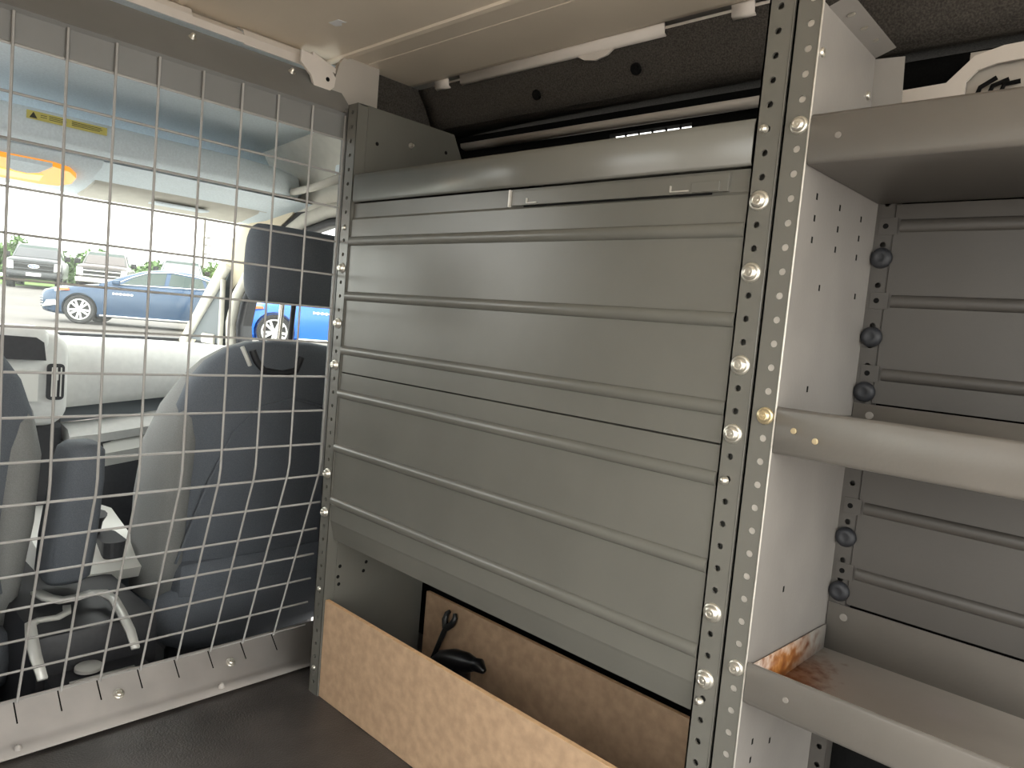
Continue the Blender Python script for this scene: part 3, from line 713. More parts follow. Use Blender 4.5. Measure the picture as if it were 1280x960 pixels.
# driver side of the shell (out of view, closes the cab)
mb = MB(); mb.box((-1.7, -1.02, -0.22), (-0.1, -1.0, 0.68)); mb.box((-0.40, -1.02, 0.68), (-0.1, -1.0, 1.30)); structure(mb.build('wall_left', PLASTD), 'driver side lower body')
mb = MB(); mb.box((-0.1, -0.92, -0.3), (0.78, -0.88, 1.32)); mb.box((1.32, -0.92, -0.3), (1.78, -0.88, 1.32)); mb.box((0.78, -0.92, 1.17), (1.32, -0.88, 1.32)); mb.box((0.78, -0.92, -0.3), (1.32, -0.88, ZF - 0.02))  # wall out of view, added to limit light through the side opening
structure(mb.build('wall_left_cargo', PRIMER), 'unseen driver side cargo wall, its open sliding door sized for the light')

# dashboard
DB = thing('dashboard', (-1.2, -0.28, 0.5), 'light grey dashboard with glovebox in front of the passenger seat', 'dashboard')
mb = MB()
mb.loft([[(-1.70, y, 0.640 - b_), (-1.40, y, 0.668 - b_ * .6), (-1.14, y, 0.680 - b_), (-1.085, y, 0.662 - b_), (-1.062, y, 0.610 - b_), (-1.066, y, 0.545 + tl), (-1.085, y, 0.520 + tl), (-1.30, y, 0.50), (-1.72, y, 0.50)] for y, b_, tl in ((-0.99, 0, -0.03), (-0.15, 0, -0.030), (0.15, 0.0, 0.0), (0.33, 0.006, 0.025), (0.40, 0.02, 0.03))])
mb.build('dash_top', DASHM, DB, smooth=50)
mb = MB(); mb.loft([[(-1.13, y, 0.53 + tl), (-1.115, y, 0.47 + tl), (-1.16, y, 0.46 + tl), (-1.3, y, 0.53 + tl)] for y, tl in ((-0.15, -0.025), (0.40, 0.03))]); mb.build('dash_recess', DASHD, DB)
mb = MB(); mb.loft([[(-1.12, y, 0.478 + tl), (-1.05, y, 0.470 + tl), (-1.03, y, 0.452 + tl), (-1.045, y, 0.425 + tl), (-1.2, y, 0.42 + tl)] for y, tl in ((-0.15, -0.035), (-0.08, -0.030), (0.40, 0.035))]); mb.build('glovebox_lip', DASHM, DB, smooth=50)
mb = MB(); mb.loft([[(-1.055, y, 0.428 + tl), (-1.035, y, 0.400 + tl), (-1.05, y, 0.36 + tl), (-1.2, y, 0.36 + tl), (-1.2, y, .43 + tl)] for y, tl in ((-0.06, -0.035), (0.40, 0.03))]); mb.build('glovebox_trim', SATIN, DB, smooth=50)
mb = MB(); mb.box((-1.25, -0.17, -0.05), (-1.05, 0.40, 0.40), 0.02); mb.build('glovebox_door', PLASTD, DB, smooth=40)
# centre pod with screen and vent
mb = MB(); mb.loft([[(-1.14 + dx, y, z) for y, z in rrect(-0.335, 0.575 + up_, 0.175 - sh, 0.125 - sh, 0.05, 6)] for dx, sh, up_ in ((0, 0, 0), (0.10, 0, 0), (0.128, 0.006, 0), (0.135, 0.016, 0))]); pod = mb.build('centre_pod', DASHM, DB, smooth=50)
mb = MB(); mb.loft([[(-1.10 + dx, y, z) for y, z in rrect(-0.350, 0.680, 0.135 - sh, 0.030 - sh, 0.022, 5)] for dx, sh in ((0, 0), (0.10, 0), (0.108, 0.008))]); mb.build('screen_hood', DASHM, pod, smooth=50)
mb = MB(); mb.prism([(-0.47, 0.632), (-0.222, 0.626), (-0.228, 0.672), (-0.245, 0.684), (-0.47, 0.692)], 'x', -1.00, -0.985); mb.build('display_screen', PLASTD, pod)
mb = MB(); mb.prism([(-0.47, 0.52), (-0.235, 0.52), (-0.235, 0.60), (-0.47, 0.60)], 'x', -1.004, -0.998); mb.build('button_panel', SATIN, pod)
mb = MB(); mb.prism(rrect(-0.196, 0.570, 0.020, 0.047, 0.010, 4), 'x', -1.003, -0.998); v = mb.build('air_vent', PLASTD, pod)
for k in range(3):
    mb = MB(); mb.tube([(-0.996, -0.205 + 0.010 * k, 0.532), (-0.994, -0.205 + 0.010 * k, 0.608)], 0.0018, 6); mb.build('vane', SATIN, v)
mb = MB(); mb.box((-0.998, -0.199, 0.575), (-0.988, -0.192, 0.592), 0.002); mb.build('slider', SATIN, v)
mb = MB(); mb.box((-1.2, -0.50, -0.1), (-1.05, -0.16, 0.46), 0.02); mb.build('centre_stack', PLASTD, DB)
# centre console with silver trims
CN = thing('centre_console', (-0.65, -0.28, -0.22), 'dark centre console with silver trim loops between the seats', 'console')
mb = MB(); mb.box((-1.04, -0.385, -0.22), (-0.33, -0.165, 0.175), 0.02); mb.box((-0.33, -0.37, -0.22), (-0.245, -0.20, 0.10), 0.01); mb.build('body', PLASTD, CN, smooth=40)
mb = MB(); mb.loft([[(-1.02, y, 0.24), (-0.84, y, 0.262), (-0.68, y, 0.225), (-0.60, y, 0.18), (-0.62, y, 0.15), (-1.02, y, 0.15)] for y in (-0.30, -0.285, -0.115, -0.10)]); mb.build('shifter_bezel', SATIN, CN, smooth=50)
mb = MB(); mb.loft([[(p[0], p[1], z) for p in rrect(-0.68, -0.155, 0.055, 0.026, 0.02, 4)] for z in (0.20, 0.2375)]); mb.build('shifter_gate', PLASTD, CN)
mb = MB(); mb.tube([(-0.72, -0.17, 0.235), (-0.71, -0.17, 0.27), (-0.70, -0.17, 0.29)], [0.008, 0.010, 0.016], 10); mb.build('shift_lever', PLASTD, CN, smooth=60)
def ribbon(name, pts, w, m, parent, th=0.006):
    mb = MB(); P_ = [Vector(p) for p in pts]; L_, R_ = [], []
    for i, p in enumerate(P_):
        d = (P_[min(i + 1, len(P_) - 1)] - P_[max(0, i - 1)]); d.z = 0; d.normalize(); nn = Vector((-d.y, d.x, 0))
        ww = w[i] if isinstance(w, (list, tuple)) else w
        L_.append(p + nn * ww / 2); R_.append(p - nn * ww / 2)
    for i in range(len(P_) - 1):
        mb.face([L_[i], L_[i + 1], R_[i + 1], R_[i]])
    return mb.build(name, m, parent, solid=th, smooth=40)
ribbon('cup_holder_trim', [(-0.50, -0.345, 0.20), (-0.455, -0.335, 0.20), (-0.43, -0.318, 0.20), (-0.43, -0.29, 0.20), (-0.44, -0.262, 0.20), (-0.43, -0.243, 0.20), (-0.385, -0.237, 0.20), (-0.32, -0.243, 0.195), (-0.25, -0.250, 0.185), (-0.215, -0.252, 0.165)], [0.02, 0.024, 0.026, 0.022, 0.02, 0.022, 0.018, 0.017, 0.016, 0.014], SATIN, CN)
ribbon('tray_trim', [(-0.395, -0.318, 0.199), (-0.365, -0.325, 0.199), (-0.35, -0.345, 0.199), (-0.355, -0.375, 0.199), (-0.345, -0.390, 0.198), (-0.30, -0.398, 0.19), (-0.255, -0.402, 0.175), (-0.215, -0.400, 0.15)], [0.014, 0.014, 0.014, 0.014, 0.018, 0.02, 0.018, 0.015], SATIN, CN)
mb = MB(); mb.lathe([(0.024, 0), (0.0235, 0.006), (0.021, 0.008), (0, 0.0085)], (-0.305, -0.302, 0.104), (0, 0, 1), 24); mb.build('chrome_cap', SATIN, CN, smooth=40)
ribbon('edge_strip', [(-0.262, -0.345, 0.106), (-0.262, -0.235, 0.106)], 0.007, SATIN, CN, 0.004)

# seats
def make_seat(cy, label):
    T = thing('car_seat', (-0.62, cy, -0.2), label, 'car seat')
    zsec = [(0.10, .240, .060), (0.20, .248, .072), (0.34, .258, .075), (0.48, .260, .072), (0.57, .250, .066), (0.635, .226, .060), (0.680, .195, .054), (0.710, .155, .046), (0.727, .110, .034), (0.734, .055, .016)]
    mb = MB(); secs = []
    for z, hw, ht in zsec:
        xc = -0.62 + (z - 0.10) / 0.63 * 0.17
        ring = []
        for p in superell(0, 0, ht, hw, 3.2, 28):
            q = p[0]
            if p[0] > 0: q = p[0] * (1 - 0.25 * (p[1] / hw) ** 4)          # back a little crowned
            ring.append((xc + q, cy + p[1], z))
        secs.append(ring)
    mb.loft(secs); mb.build('backrest', SEATF, T, smooth=70)
    # side bolsters, coloured lighter for windscreen light, wrapping the flanks
    for s_ in (-1, 1):
        mb = MB(); ss = []
        for z, hw, ht in zsec[:9]:
            xc = -0.62 + (z - 0.10) / 0.63 * 0.17
            f = 1.0 if z < 0.46 else 1.0 - (z - 0.46) * 2.6
            ss.append([(xc + p[0] - 0.035, cy + s_ * (hw - 0.028) + p[1], z) for p in superell(0, 0, (ht + 0.030) * max(f, 0.3), 0.046 * max(f, 0.3), 2.4, 16)])
        mb.loft(ss); relabel(mb.build('side_bolster', SEATS, T, smooth=70), 'side bolster coloured lighter, as lit through the windscreen')
    # back shell seam and grab recess
    mb = MB()
    xs = lambda z: -0.62 + (z - 0.10) / 0.63 * 0.17
    mb.tube([(xs(0.20) + 0.068, cy - 0.215, 0.20), (xs(0.40) + 0.073, cy - 0.175, 0.40), (xs(0.52) + 0.068, cy - 0.135, 0.52), (xs(0.58) + 0.064, cy - 0.08, 0.58), (xs(0.60) + 0.063, cy, 0.600), (xs(0.58) + 0.064, cy + 0.08, 0.58), (xs(0.52) + 0.068, cy + 0.135, 0.52), (xs(0.40) + 0.073, cy + 0.175, 0.40), (xs(0.20) + 0.068, cy + 0.215, 0.20)], 0.0035, 6)
    mb.build('seam', SEATF, T, smooth=60)
    mb = MB(); mb.tube([(xs(0.715) + 0.042, cy - 0.115, 0.712), (xs(0.69) + 0.052, cy - 0.105, 0.688), (xs(0.665) + 0.058, cy - 0.085, 0.666), (xs(0.66) + 0.060, cy - 0.04, 0.660), (xs(0.668) + 0.058, cy - 0.005, 0.668), (xs(0.70) + 0.048, cy + 0.008, 0.70)], 0.008, 8); mb.build('release_recess', PLASTD, T, smooth=60)
    mb = MB(); mb.tube([(xs(0.725) + 0.03, cy - 0.135, 0.718), (xs(0.70) + 0.047, cy - 0.130, 0.700), (xs(0.675) + 0.052, cy - 0.118, 0.677)], 0.005, 8); relabel(mb.build('release_lever', SATIN, T, smooth=60), 'pale release lever')
    # lower back board
    mb = MB(); mb.box((-0.60, cy - 0.21, 0.03), (-0.515, cy + 0.21, 0.20), 0.03); mb.build('lower_shell', SEATF, T, smooth=50)
    # cushion
    mb = MB(); mb.loft([[(x, cy + p[0], 0.06 + p[1]) for p in superell(0, 0, hw, hh, 3.0, 24)] for x, hw, hh in ((-0.50, 0.22, 0.05), (-0.53, 0.25, 0.09), (-0.74, 0.255, 0.10), (-0.90, 0.25, 0.09), (-0.95, 0.22, 0.05))]); mb.build('cushion', SEATF, T, smooth=70)
    mb = MB(); mb.box((-0.98, cy - 0.20, -0.22), (-0.58, cy + 0.20, -0.02), 0.02); mb.build('seat_base', PLASTD, T)
    # headrest and its stems
    mb = MB(); ss = []
    for k in range(13):
        a = -pi / 2 + pi * k / 12; f = abs(cos(a)) ** 0.5; z = 0.911 + 0.0905 * math.copysign(abs(sin(a)) ** 0.70, sin(a))
        ss.append([(-0.44 + p[0], cy + p[1], z) for p in superell(0, 0, 0.052 * max(f, 0.05), 0.128 * (0.66 + 0.34 * f) if f > 0.3 else 0.075, 2.6, 24)])
    mb.loft(ss); hr = mb.build('headrest', SEATF, T, smooth=75)
    for dy, m_ in ((-0.030, CHROME), (0.0, PLASTD)):
        mb = MB(); mb.tube([(-0.455, cy + dy, 0.71), (-0.445, cy + dy, 0.84)], 0.0062, 10); mb.build('stem', m_, hr, smooth=60)
    return T
ps = make_seat(0.155, 'charcoal passenger seat with headrest seen through the right of the mesh')
ds = make_seat(-0.615, 'charcoal driver seat seen at the left edge behind the mesh')
mb = MB(); ss = []
for z, hw, ht in ((0.205, .034, .05), (0.22, .044, .066), (0.30, .045, .072), (0.44, .041, .066), (0.500, .036, .055), (0.513, .026, .035)):
    ss.append([(-0.45 - (0.51 - z) * 0.32 + p[0], -0.288 + p[1], z) for p in superell(0, 0, ht, hw, 3.5, 20)])
mb.loft(ss); mb.build('armrest', SEATF, ds, smooth=70)

# ================================================================== OUTSIDE
def gz(x, y):
    s = -(x * 0.957 - y * 0.28)
    pts = [(-30, -0.6), (0, -0.53), (5, -0.40), (12, -0.03), (20, 0.0), (34, 0.60), (40, 0.78), (70, 1.2), (160, 1.9)]
    for (a, b), (c, d) in zip(pts[:-1], pts[1:]):
        if s <= c: return b + (d - b) * max(0, (s - a)) / (c - a)
    return pts[-1][1]
mb = MB()
DX = Vector((-0.957, 0.28, 0)); DY = Vector((0.28, 0.957, 0))
ss_ = [-30, -10, 0, 2.5, 5, 8.5, 12, 16, 20, 27, 34, 38]
def gp(s, t):
    p = DX * s + DY * t; return (p.x, p.y, gz(p.x, p.y))
for a, b in zip(ss_[:-1], ss_[1:]):
    for t0, t1 in zip((-60, -20, 0, 20), (-20, 0, 20, 60)):
        mb.face([gp(a, t0), gp(b, t0), gp(b, t1), gp(a, t1)], 0 if a >= 5 else 1)
structure(mb.build('floor_outside', [ASPH, APRON], smooth=80), 'pale asphalt parking lot outside')
mb = MB()
ss2 = [38, 40, 55, 70, 110, 160]
for a, b in zip(ss2[:-1], ss2[1:]):
    for t0, t1 in zip((-110, -40, 0, 40), (-40, 0, 40, 110)): mb.face([gp(a, t0), gp(b, t0), gp(b, t1), gp(a, t1)])
tag(mb.build('lawn', GRASSM, smooth=80), 'green grass field beyond the parked trucks', 'grass', kind='stuff')
mb = MB()
for s0 in (13.2, 14.6):
    for t0 in range(-8, 20, 2):
        q = [gp(s0, t0), gp(s0 + 0.12, t0), gp(s0 + 0.12, t0 + 2), gp(s0, t0 + 2)]
        mb.face([(p[0], p[1], p[2] + 0.012) for p in q])
structure(mb.build('trim_18', LINEP), 'painted line on the parking lot')

def wheel(parent, M, r=0.335, w=0.22, rimr=0.24, side=1):
    def T(b):
        for v in b.bm.verts: v.co = M @ v.co
    b = MB(); b.lathe([(rimr, -w / 2), (r - 0.03, -w / 2), (r, -w / 2 + 0.04), (r, w / 2 - 0.04), (r - 0.03, w / 2), (rimr, w / 2 - 0.01), (rimr, -w / 2)], (0, 0, 0), (0, side, 0), 28); T(b)
    o = b.build('wheel', TYRE, parent, smooth=40)
    b = MB(); b.lathe([(rimr + 0.005, w / 2 - 0.012), (rimr - 0.02, w / 2 - 0.005), (rimr - 0.03, w / 2 - 0.05), (0.0, w / 2 - 0.06)], (0, 0, 0), (0, side, 0), 28, 1)
    b.lathe([(rimr + 0.006, w / 2 - 0.010), (rimr - 0.012, w / 2 - 0.002), (rimr - 0.026, w / 2 - 0.012), (rimr - 0.026, w / 2 - 0.03)], (0, 0, 0), (0, side, 0), 28, 0)
    b.lathe([(0.06, w / 2 - 0.05), (0.06, w / 2 - 0.012), (0.04, w / 2 - 0.004), (0, w / 2 - 0.004)], (0, 0, 0), (0, side, 0), 16, 0)
    for k in range(10):
        a = 2 * pi * k / 10 + (0.09 if k % 2 else -0.09)
        q = Vector((cos(a), 0, sin(a))); tn = Vector((-sin(a), 0, cos(a))); yy = Vector((0, side, 0))
        p0, p1 = q * 0.05, q * (rimr - 0.02)
        b.face([p0 + tn * 0.020 + yy * (w / 2 - 0.012), p0 - tn * 0.020 + yy * (w / 2 - 0.012), p1 - tn * 0.024 + yy * (w / 2 - 0.010), p1 + tn * 0.024 + yy * (w / 2 - 0.010)], 0)
    T(b); b.build('rim', [RIM, TYRE], o, smooth=30)
    return o

def interp(tab, x):
    if x <= tab[0][0]: return tab[0][1]
    for (a, b), (c, d) in zip(tab[:-1], tab[1:]):
        if x <= c: return b + (d - b) * (x - a) / (c - a)
    return tab[-1][1]

def sedan(name, base, heading, label, paint, zscale=1.0):
    # local x: nose to tail, y across, nose at x=0; base = ground point under the front axle
    h = Vector(heading); h.normalize(); back = -h
    ang = atan2(back.y, back.x)
    bx, by = base
    M = Matrix.Translation((bx, by, gz(bx, by))) @ Matrix.Rotation(ang, 4, 'Z') @ Matrix.Translation((-0.92, 0, 0))
    T = thing(name, M @ Vector((2.4, 0, 0)), label, 'car')
    def put(b):
        for v in b.bm.verts: v.co = M @ v.co
        return b
    top = [(0, .62), (.06, .72), (.35, .82), (.9, .90), (1.25, .955), (1.5, .99), (2.4, 1.01), (3.4, 1.03), (4.0, 1.06), (4.5, 1.10), (4.85, 1.06), (4.93, .92)]
    bot = [(0, .34), (.1, .24), (.5, .19), (4.4, .20), (4.8, .30), (4.93, .42)]
    hwid = [(0, .52), (.08, .68), (.3, .82), (.7, .90), (1.4, .925), (3.6, .925), (4.3, .89), (4.75, .80), (4.93, .66)]
    b = MB(); secs = []
    xs = [0, .03, .08, .18, .35, .55, .75, .92, 1.1, 1.3, 1.55, 1.9, 2.3, 2.7, 3.1, 3.4, 3.6, 3.75, 3.95, 4.2, 4.5, 4.75, 4.86, 4.93]
    for x in xs:
        zt_, zb_, hw = interp(top, x), interp(bot, x), interp(hwid, x)
        half = [(hw * .88, zb_), (hw * .97, zb_ + .06), (hw * .985, zb_ + .18), (hw, zb_ + .5 * (zt_ - zb_)), (hw * .985, zt_ - .14), (hw * .95, zt_ - .06), (hw * .86, zt_ - .005), (hw * .5, zt_ + .025)]
        secs.append([(x, p[0], p[1]) for p in half] + [(x, -p[0], p[1]) for p in half[::-1]])
    b.loft(secs); put(b)
    body = b.build('body', paint, T, smooth=35)
    # wheel arches cut out of the body
    for xw in (0.92, 3.75):
        c = MB(); c.lathe([(0, -1.2), (0.385, -1.2), (0.385, -0.62), (0.0, -0.62)], (xw, 0, 0.335), (0, 1, 0), 28); c.lathe([(0, 0.62), (0.385, 0.62), (0.385, 1.2), (0, 1.2)], (xw, 0, 0.335), (0, 1, 0), 28); put(c)
        co_ = c.build('cutter', paint)
        md = body.modifiers.new('arch', 'BOOLEAN'); md.object = co_; md.operation = 'DIFFERENCE'; md.solver = 'EXACT'
        body.parent = None; body.location = (0, 0, 0)
        bpy.context.view_layer.update()
        me = bpy.data.meshes.new_from_object(body.evaluated_get(bpy.context.evaluated_depsgraph_get()))
        body.modifiers.clear(); body.data = me
        attach(body, T); bpy.data.objects.remove(co_)
    # roof and glass house
    roof = [(1.30, .97), (1.55, 1.10), (1.85, 1.25), (2.15, 1.375), (2.45, 1.44), (2.8, 1.462), (3.15, 1.45), (3.5, 1.39), (3.85, 1.29), (4.15, 1.17), (4.38, 1.085)]
    b = MB(); g = MB(); secs = []
    xs2 = [1.30, 1.55, 1.85, 2.15, 2.45, 2.8, 3.15, 3.5, 3.85, 4.15, 4.38]
    def sec(x):
        zr = interp(roof, x); zb_ = interp(top, x) - .03; k = (zr - zb_)
        wb_ = .84; wt_ = wb_ - .26 * min(1, k / .42)
        return zr, zb_, wb_, wt_
    for x in xs2:
        zr, zb_, wb_, wt_ = sec(x)
        half = [(wb_, zb_), (wb_ - (wb_ - wt_) * .9, zb_ + (zr - zb_) * .86), (wt_ - .08, zb_ + (zr - zb_) * .965), (wt_ * .4, zr)]
        secs.append([(x, p[0], p[1]) for p in half] + [(x, -p[0], p[1]) for p in half[::-1]])
    b.loft(secs); put(b); b.build('roof', paint, T, smooth=40)
    def sideglass(nm, pts):
        for s_ in (-1, 1):
            q = MB(); vs = []
            for x, f in pts:
                zr, zb_, wb_, wt_ = sec(x)
                z = zb_ + (zr - zb_) * .86 * f; y = wb_ - (wb_ - wt_) * .9 * f
                vs.append((x, s_ * (y + .006), z))
            q.face(vs); put(q); q.build(nm, CARGLASS, T, solid=0.004)
    sideglass('side_window', [(1.78, .18), (2.70, .18), (2.72, .93), (2.35, .90), (2.02, .72)])
    sideglass('side_window', [(2.80, .18), (3.62, .20), (3.52, .86), (2.82, .93)])
    sideglass('quarter_window', [(3.69, .22), (4.05, .40), (3.60, .86)])
    for s_ in (-1, 1):
        q = MB(); path = []
        for x, f in ((1.60, .16), (2.0, .80), (2.32, .97), (2.8, 1.0), (3.4, .97), (3.75, .85), (4.12, .36), (3.7, .14), (2.7, .10)):
            zr, zb_, wb_, wt_ = sec(x); path.append((x, s_ * (wb_ - (wb_ - wt_) * .9 * f + .008), zb_ + (zr - zb_) * .86 * f))
        q.tube(path, 0.014, 6, closed=True); put(q); q.build('window_trim', CHROME, T, smooth=60)
    for nm, xa, xb in (('windscreen', 1.42, 2.22), ('rear_window', 3.50, 4.24)):
        q = MB()
        for y0, y1 in ((-1, 0), (0, 1)):
            vs = []
            for x, sg in ((xa, y0), (xa, y1), (xb, y1), (xb, y0)):
                zr, zb_, wb_, wt_ = sec(x); vs.append((x, sg * (wt_ * .82), zr + .014 - .03 * abs(sg)))
            q.face(vs)
        put(q); q.build(nm, CARGLASS, T, solid=0.004)
    for s_ in (-1, 1):
        for xw in (0.92, 3.75):
            wheel(T, M @ Matrix.Translation((xw, s_ * 0.80, 0.335)), side=s_)
        q = MB(); q.loft([[(x, s_ * y, z) for x, y, z in ring] for ring in ([(.10, .60, .66), (.10, .60, .74), (.12, .5, .74), (.12, .5, .66)], [(.34, .80, .70), (.40, .80, .80), (.42, .7, .80), (.36, .7, .70)], [(.62, .895, .76), (.66, .890, .82), (.66, .8, .82), (.62, .8, .76)])]); put(q); q.build('headlight', HEADLAMP, T, smooth=50)
        q = MB(); q.prism([(.46, .745), (.70, .765), (.68, .81), (.50, .80)], 'y', s_ * .86, s_ * .90); put(q); q.build('marker_light', REDL, T)
        q = MB(); q.prism([(.13, .34), (.42, .40), (.46, .53), (.22, .50)], 'y', s_ * .72, s_ * .84); put(q); q.build('fog_light_bezel', SATIN, T)
        q = MB(); q.box((1.62, min(s_ * .90, s_ * 1.05), .98), (1.78, max(s_ * .90, s_ * 1.05), 1.09), .03); put(q); q.build('door_mirror', paint, T, smooth=50)
        for x in (2.42, 3.36):
            q = MB(); q.box((x, min(s_ * .915, s_ * .945), .865), (x + .2, max(s_ * .915, s_ * .945), .895), .008); put(q); q.build('door_handle', CHROME, T)
        q = MB(); q.tube([(1.36, s_ * .915, .23), (3.3, s_ * .915, .24)], .022, 6); put(q); q.build('sill_strip', CHROME, T)
        q = MB()
        q.loft([[(x, s_ * .925, .76 - w_), (x, s_ * .932, .76 - w_), (x, s_ * .932, .775 + w_), (x, s_ * .925, .775 + w_)] for x, w_ in [(1.62 + k * .02, .018 if k % 4 < 2 else .004) for k in range(23)]])
        put(q); q.build('door_lettering', WHITEM, T)
    q = MB(); q.loft([[(x, y, z) for y, z in rrect(0, .47, hw, hh, .08, 4)] for x, hw, hh in ((-.015, .50, .13), (.02, .56, .15), (.12, .70, .16), (.16, .70, .10))]); put(q); gr = q.build('grille', TYRE, T)
    for z in (.38, .44, .50, .56):
        q = MB(); q.tube([(.10, -.70, z), (.02, -.585, z), (-.022, -.45, z), (-.022, .45, z), (.02, .585, z), (.10, .70, z)], .010, 6); put(q); q.build('grille_bar', CHROME, gr)
    return T

def ray_ground(px, py, depth):
    # measured direction of a picture point from the camera, at a distance along the optical axis
    d = co.matrix_basis.to_3x3() @ Vector(((px - 640) / 908.2, -(py - 480) / 908.2, -1)) * depth
    return (1.147 + d.x, -0.7501 + d.y)
f0 = (-18.75, 5.08); r0 = (-17.35, 7.36)
sedan('sedan', f0, (f0[0] - r0[0], f0[1] - r0[1], 0), 'navy blue sedan parked sideways seen through the windscreen', NAVY)
f1 = (-12.6, 6.75)
sedan('sedan', f1, (-0.55, -0.84, 0), 'bright blue car seen through the passenger door window', BLUE)

def pickup(base, heading, label, paint, badge):
    h = Vector(heading); h.normalize(); back = -h; ang = atan2(back.y, back.x)
    M = Matrix.Translation((base[0], base[1], gz(*base))) @ Matrix.Rotation(ang, 4, 'Z')
    T = thing('pickup_truck', M @ Vector((2.8, 0, 0)), label, 'truck', 'parked pickup trucks')
    def put(b):
        for v in b.bm.verts: v.co = M @ v.co
        return b
    b = MB(); secs = []
    for x, hw, zb_, zt_ in ((0.0, .90, .55, 1.14), (.06, .95, .50, 1.20), (.4, .99, .42, 1.26), (1.3, 1.0, .40, 1.31), (1.45, 1.0, .40, 1.31), (3.6, 1.0, .42, 1.31), (3.62, 1.0, .45, 1.36), (5.7, .99, .50, 1.36), (5.78, .95, .55, 1.30)):
        half = [(hw * .9, zb_), (hw, zb_ + .12), (hw, zt_ - .14), (hw * .96, zt_ - .04), (hw * .85, zt_), (hw * .4, zt_ + .02)]
        secs.append([(x, p[0], p[1]) for p in half] + [(x, -p[0], p[1]) for p in half[::-1]])
    b.loft(secs); put(b); b.build('body', paint, T, smooth=35)
    b = MB(); b.loft([[(x, s_ * w_, z) for s_, w_, z in ((1, wb_, zb_), (1, wt_, zt_ - .05), (1, wt_ - .1, zt_), (-1, wt_ - .1, zt_), (-1, wt_, zt_ - .05), (-1, wb_, zb_))] for x, wb_, wt_, zb_, zt_ in ((1.35, .90, .88, 1.28, 1.36), (1.75, .92, .80, 1.28, 1.70), (2.05, .92, .76, 1.28, 1.90), (2.5, .92, .76, 1.28, 1.945), (3.3, .92, .76, 1.28, 1.93), (3.58, .92, .78, 1.28, 1.86))]); put(b); b.build('cab', paint, T, smooth=35)
    q = MB(); q.face([(1.38, -.82, 1.36), (1.38, .82, 1.36), (1.98, .69, 1.86), (1.98, -.69, 1.86)]); put(q); q.build('windscreen', CARGLASS, T, solid=0.03)
    for s_ in (-1, 1):
        q = MB(); q.face([(1.85, s_ * .905, 1.36), (2.62, s_ * .915, 1.36), (2.62, s_ * .795, 1.84), (2.2, s_ * .795, 1.84)]); put(q); q.build('side_window', CARGLASS, T, solid=0.03)
        q = MB(); q.face([(2.72, s_ * .915, 1.36), (3.45, s_ * .915, 1.36), (3.40, s_ * .80, 1.80), (2.72, s_ * .795, 1.84)]); put(q); q.build('side_window', CARGLASS, T, solid=0.03)
        q = MB(); q.box((1.62, min(s_ * .99, s_ * 1.22), 1.30), (1.74, max(s_ * .99, s_ * 1.22), 1.52), .03); put(q); q.build('door_mirror', TYRE, T, smooth=50)
        q = MB()
        q.prism([(s_ * .70, .78), (s_ * .95, .80), (s_ * .96, 1.12), (s_ * .72, 1.10)], 'x', -.03, .14); put(q); q.build('headlight', HEADLAMP, T)
        for xw in (0.95, 4.65): wheel(T, M @ Matrix.Translation((xw, s_ * .86, .40)), .40, .28, .26, s_)
    q = MB(); q.box((-.04, -.70, .74), (.06, .70, 1.08), .02); put(q); gr = q.build('grille', TYRE, T)
    for z in (.82, 1.0):
        q = MB(); q.box((-.07, -.69, z - .022), (0, .69, z + .022), .008); put(q); q.build('grille_bar', SATIN if not badge else TRUCKG, gr)
    q = MB(); q.box((-.12, -.98, .50), (.12, .98, .70), .03); put(q); q.build('bumper', CHROME if not badge else TRUCKG, T, smooth=40)
    q = MB(); q.box((-.125, -.26, .53), (-.118, .26, .66)); put(q); q.build('number_plate', WHITEM, T)
    if badge:
        q = MB(); pts = superell(0, .93, .20, .082, 2.0, 28); q.prism(pts, 'x', -.088, -.06); put(q); bd = q.build('badge', CHROME, gr)
        q = MB(); pts = superell(0, .93, .182, .068, 2.0, 28); q.prism(pts, 'x', -.093, -.080); put(q); q.build('badge_oval', BADGE, bd)
        cu = bpy.data.curves.new('badge_text', 'FONT'); cu.body = 'Ford'; cu.size = 0.125; cu.align_x = 'CENTER'; cu.align_y = 'CENTER'; cu.extrude = 0.003; cu.shear = 0.3
        to = bpy.data.objects.new('tmp', cu); COL.objects.link(to); bpy.context.view_layer.update()
        me = bpy.data.meshes.new_from_object(to.evaluated_get(bpy.context.evaluated_depsgraph_get())); bpy.data.objects.remove(to)
        R = Matrix.Translation((-.097, 0, .93)) @ Matrix(((0, 0, -1, 0), (-1, 0, 0, 0), (0, 1, 0, 0), (0, 0, 0, 1)))
        me.transform(M @ R); me.materials.clear(); me.materials.append(WHITEM)
        bo = bpy.data.objects.new('badge_lettering', me); COL.objects.link(bo); attach(bo, bd)
    return T
HD = (0.93, -0.37, 0)
pickup((-34.3, 7.45), (0.96, -0.30, 0), 'dark grey pickup truck with oval grille badge, leftmost beyond the sedan', TRUCKG, True)
pickup((-33.4, 9.75), HD, 'bronze pickup truck parked just right of the dark grey one', TRUCKB, False)
pickup((-32.4, 12.7), HD, 'silver pickup truck mostly hidden behind the sedan roof', TRUCKS, False)

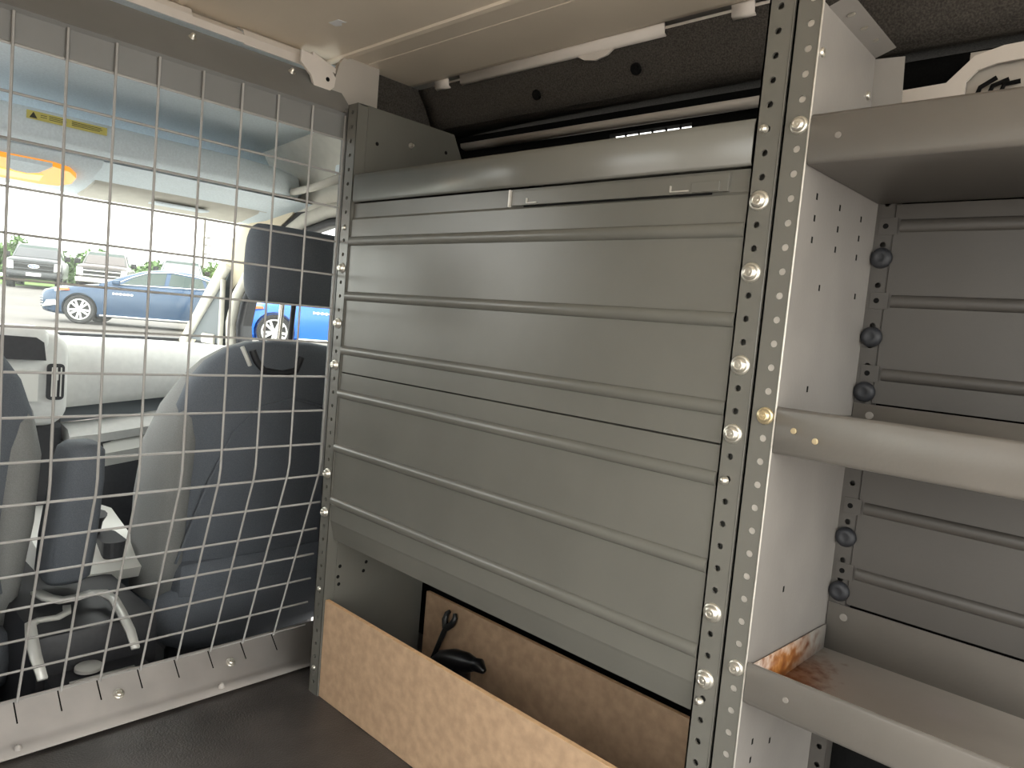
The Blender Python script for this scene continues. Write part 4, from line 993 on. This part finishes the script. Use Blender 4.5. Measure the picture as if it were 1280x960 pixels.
# trees: every crown is a cloud of leaf cards around a trunk
def tree(x, y, h, w, label, dens=1500):
    z0 = gz(x, y); T = thing('tree', (x, y, z0), label, 'tree', 'trees along the field')
    b = MB(); b.tube([(x, y, z0 - .1), (x + .05, y, z0 + h * .4), (x, y + .05, z0 + h * .7)], [.12, .09, .05], 7); b.build('trunk', BARK, T)
    b = MB()
    blobs = [(random.uniform(-.45, .45) * w, random.uniform(-.45, .45) * w, random.uniform(.22, .82) * h, random.uniform(.22, .34) * w) for _ in range(9)]
    for _ in range(dens):
        bx_, by_, bz_, br = random.choice(blobs)
        d = Vector((random.gauss(0, 1), random.gauss(0, 1), random.gauss(0, .8))); d.normalize(); d *= br * random.uniform(.6, 1.05)
        c = Vector((x + bx_, y + by_, z0 + bz_)) + d
        if c.z < z0 + .15: c.z = z0 + .15 + random.random() * .3
        u = Vector((random.gauss(0, 1), random.gauss(0, 1), random.gauss(0, 1))).normalized(); v = u.orthogonal().normalized(); s_ = random.uniform(.10, .2)
        b.face([c - u * s_, c - v * s_ * .6, c + u * s_, c + v * s_ * .6])
    b.build('foliage', LEAF, T, weld=False)
labels = ['bushy green tree at the far left behind the dark grey truck', 'green tree rising between the first two trucks', 'low green tree left of the bronze truck', 'green tree behind the bronze truck cab', 'small round tree between bronze and silver trucks', 'bushy tree behind the silver truck', 'bright green tree at the foot of the utility pole', 'green tree right of the utility pole', 'green tree beside the windscreen pillar']
for k, lb in enumerate(labels):
    px = (12, 74, 92, 118, 182, 205, 262, 282, 300)[k]
    dpt = 46 + (k * 7 % 5)
    x, y = ray_ground(px, 345, dpt)
    hh = (2.7, 2.6, 2.2, 2.5, 1.9, 1.7, 1.9, 2.3, 2.2)[k]
    tree(x, y, hh, 1.9 + (k % 3) * .4, lb)
x, y = ray_ground(253, 340, 58)
UP = thing('utility_pole', (x, y, gz(x, y)), 'thin wooden utility pole standing beyond the sedan', 'pole')
mb = MB(); mb.tube([(x, y, gz(x, y)), (x, y, gz(x, y) + 7.6)], [.11, .08], 8); mb.build('shaft', POLEM, UP)
for k, dz in enumerate((6.9, 4.6, 4.0, 3.3)):
    mb = MB(); mb.box((x - .05, y - (.9 if k == 0 else .05), gz(x, y) + dz), (x + .05, y + (.9 if k == 0 else .55), gz(x, y) + dz + .1)); mb.build('crossarm', POLEM, UP)
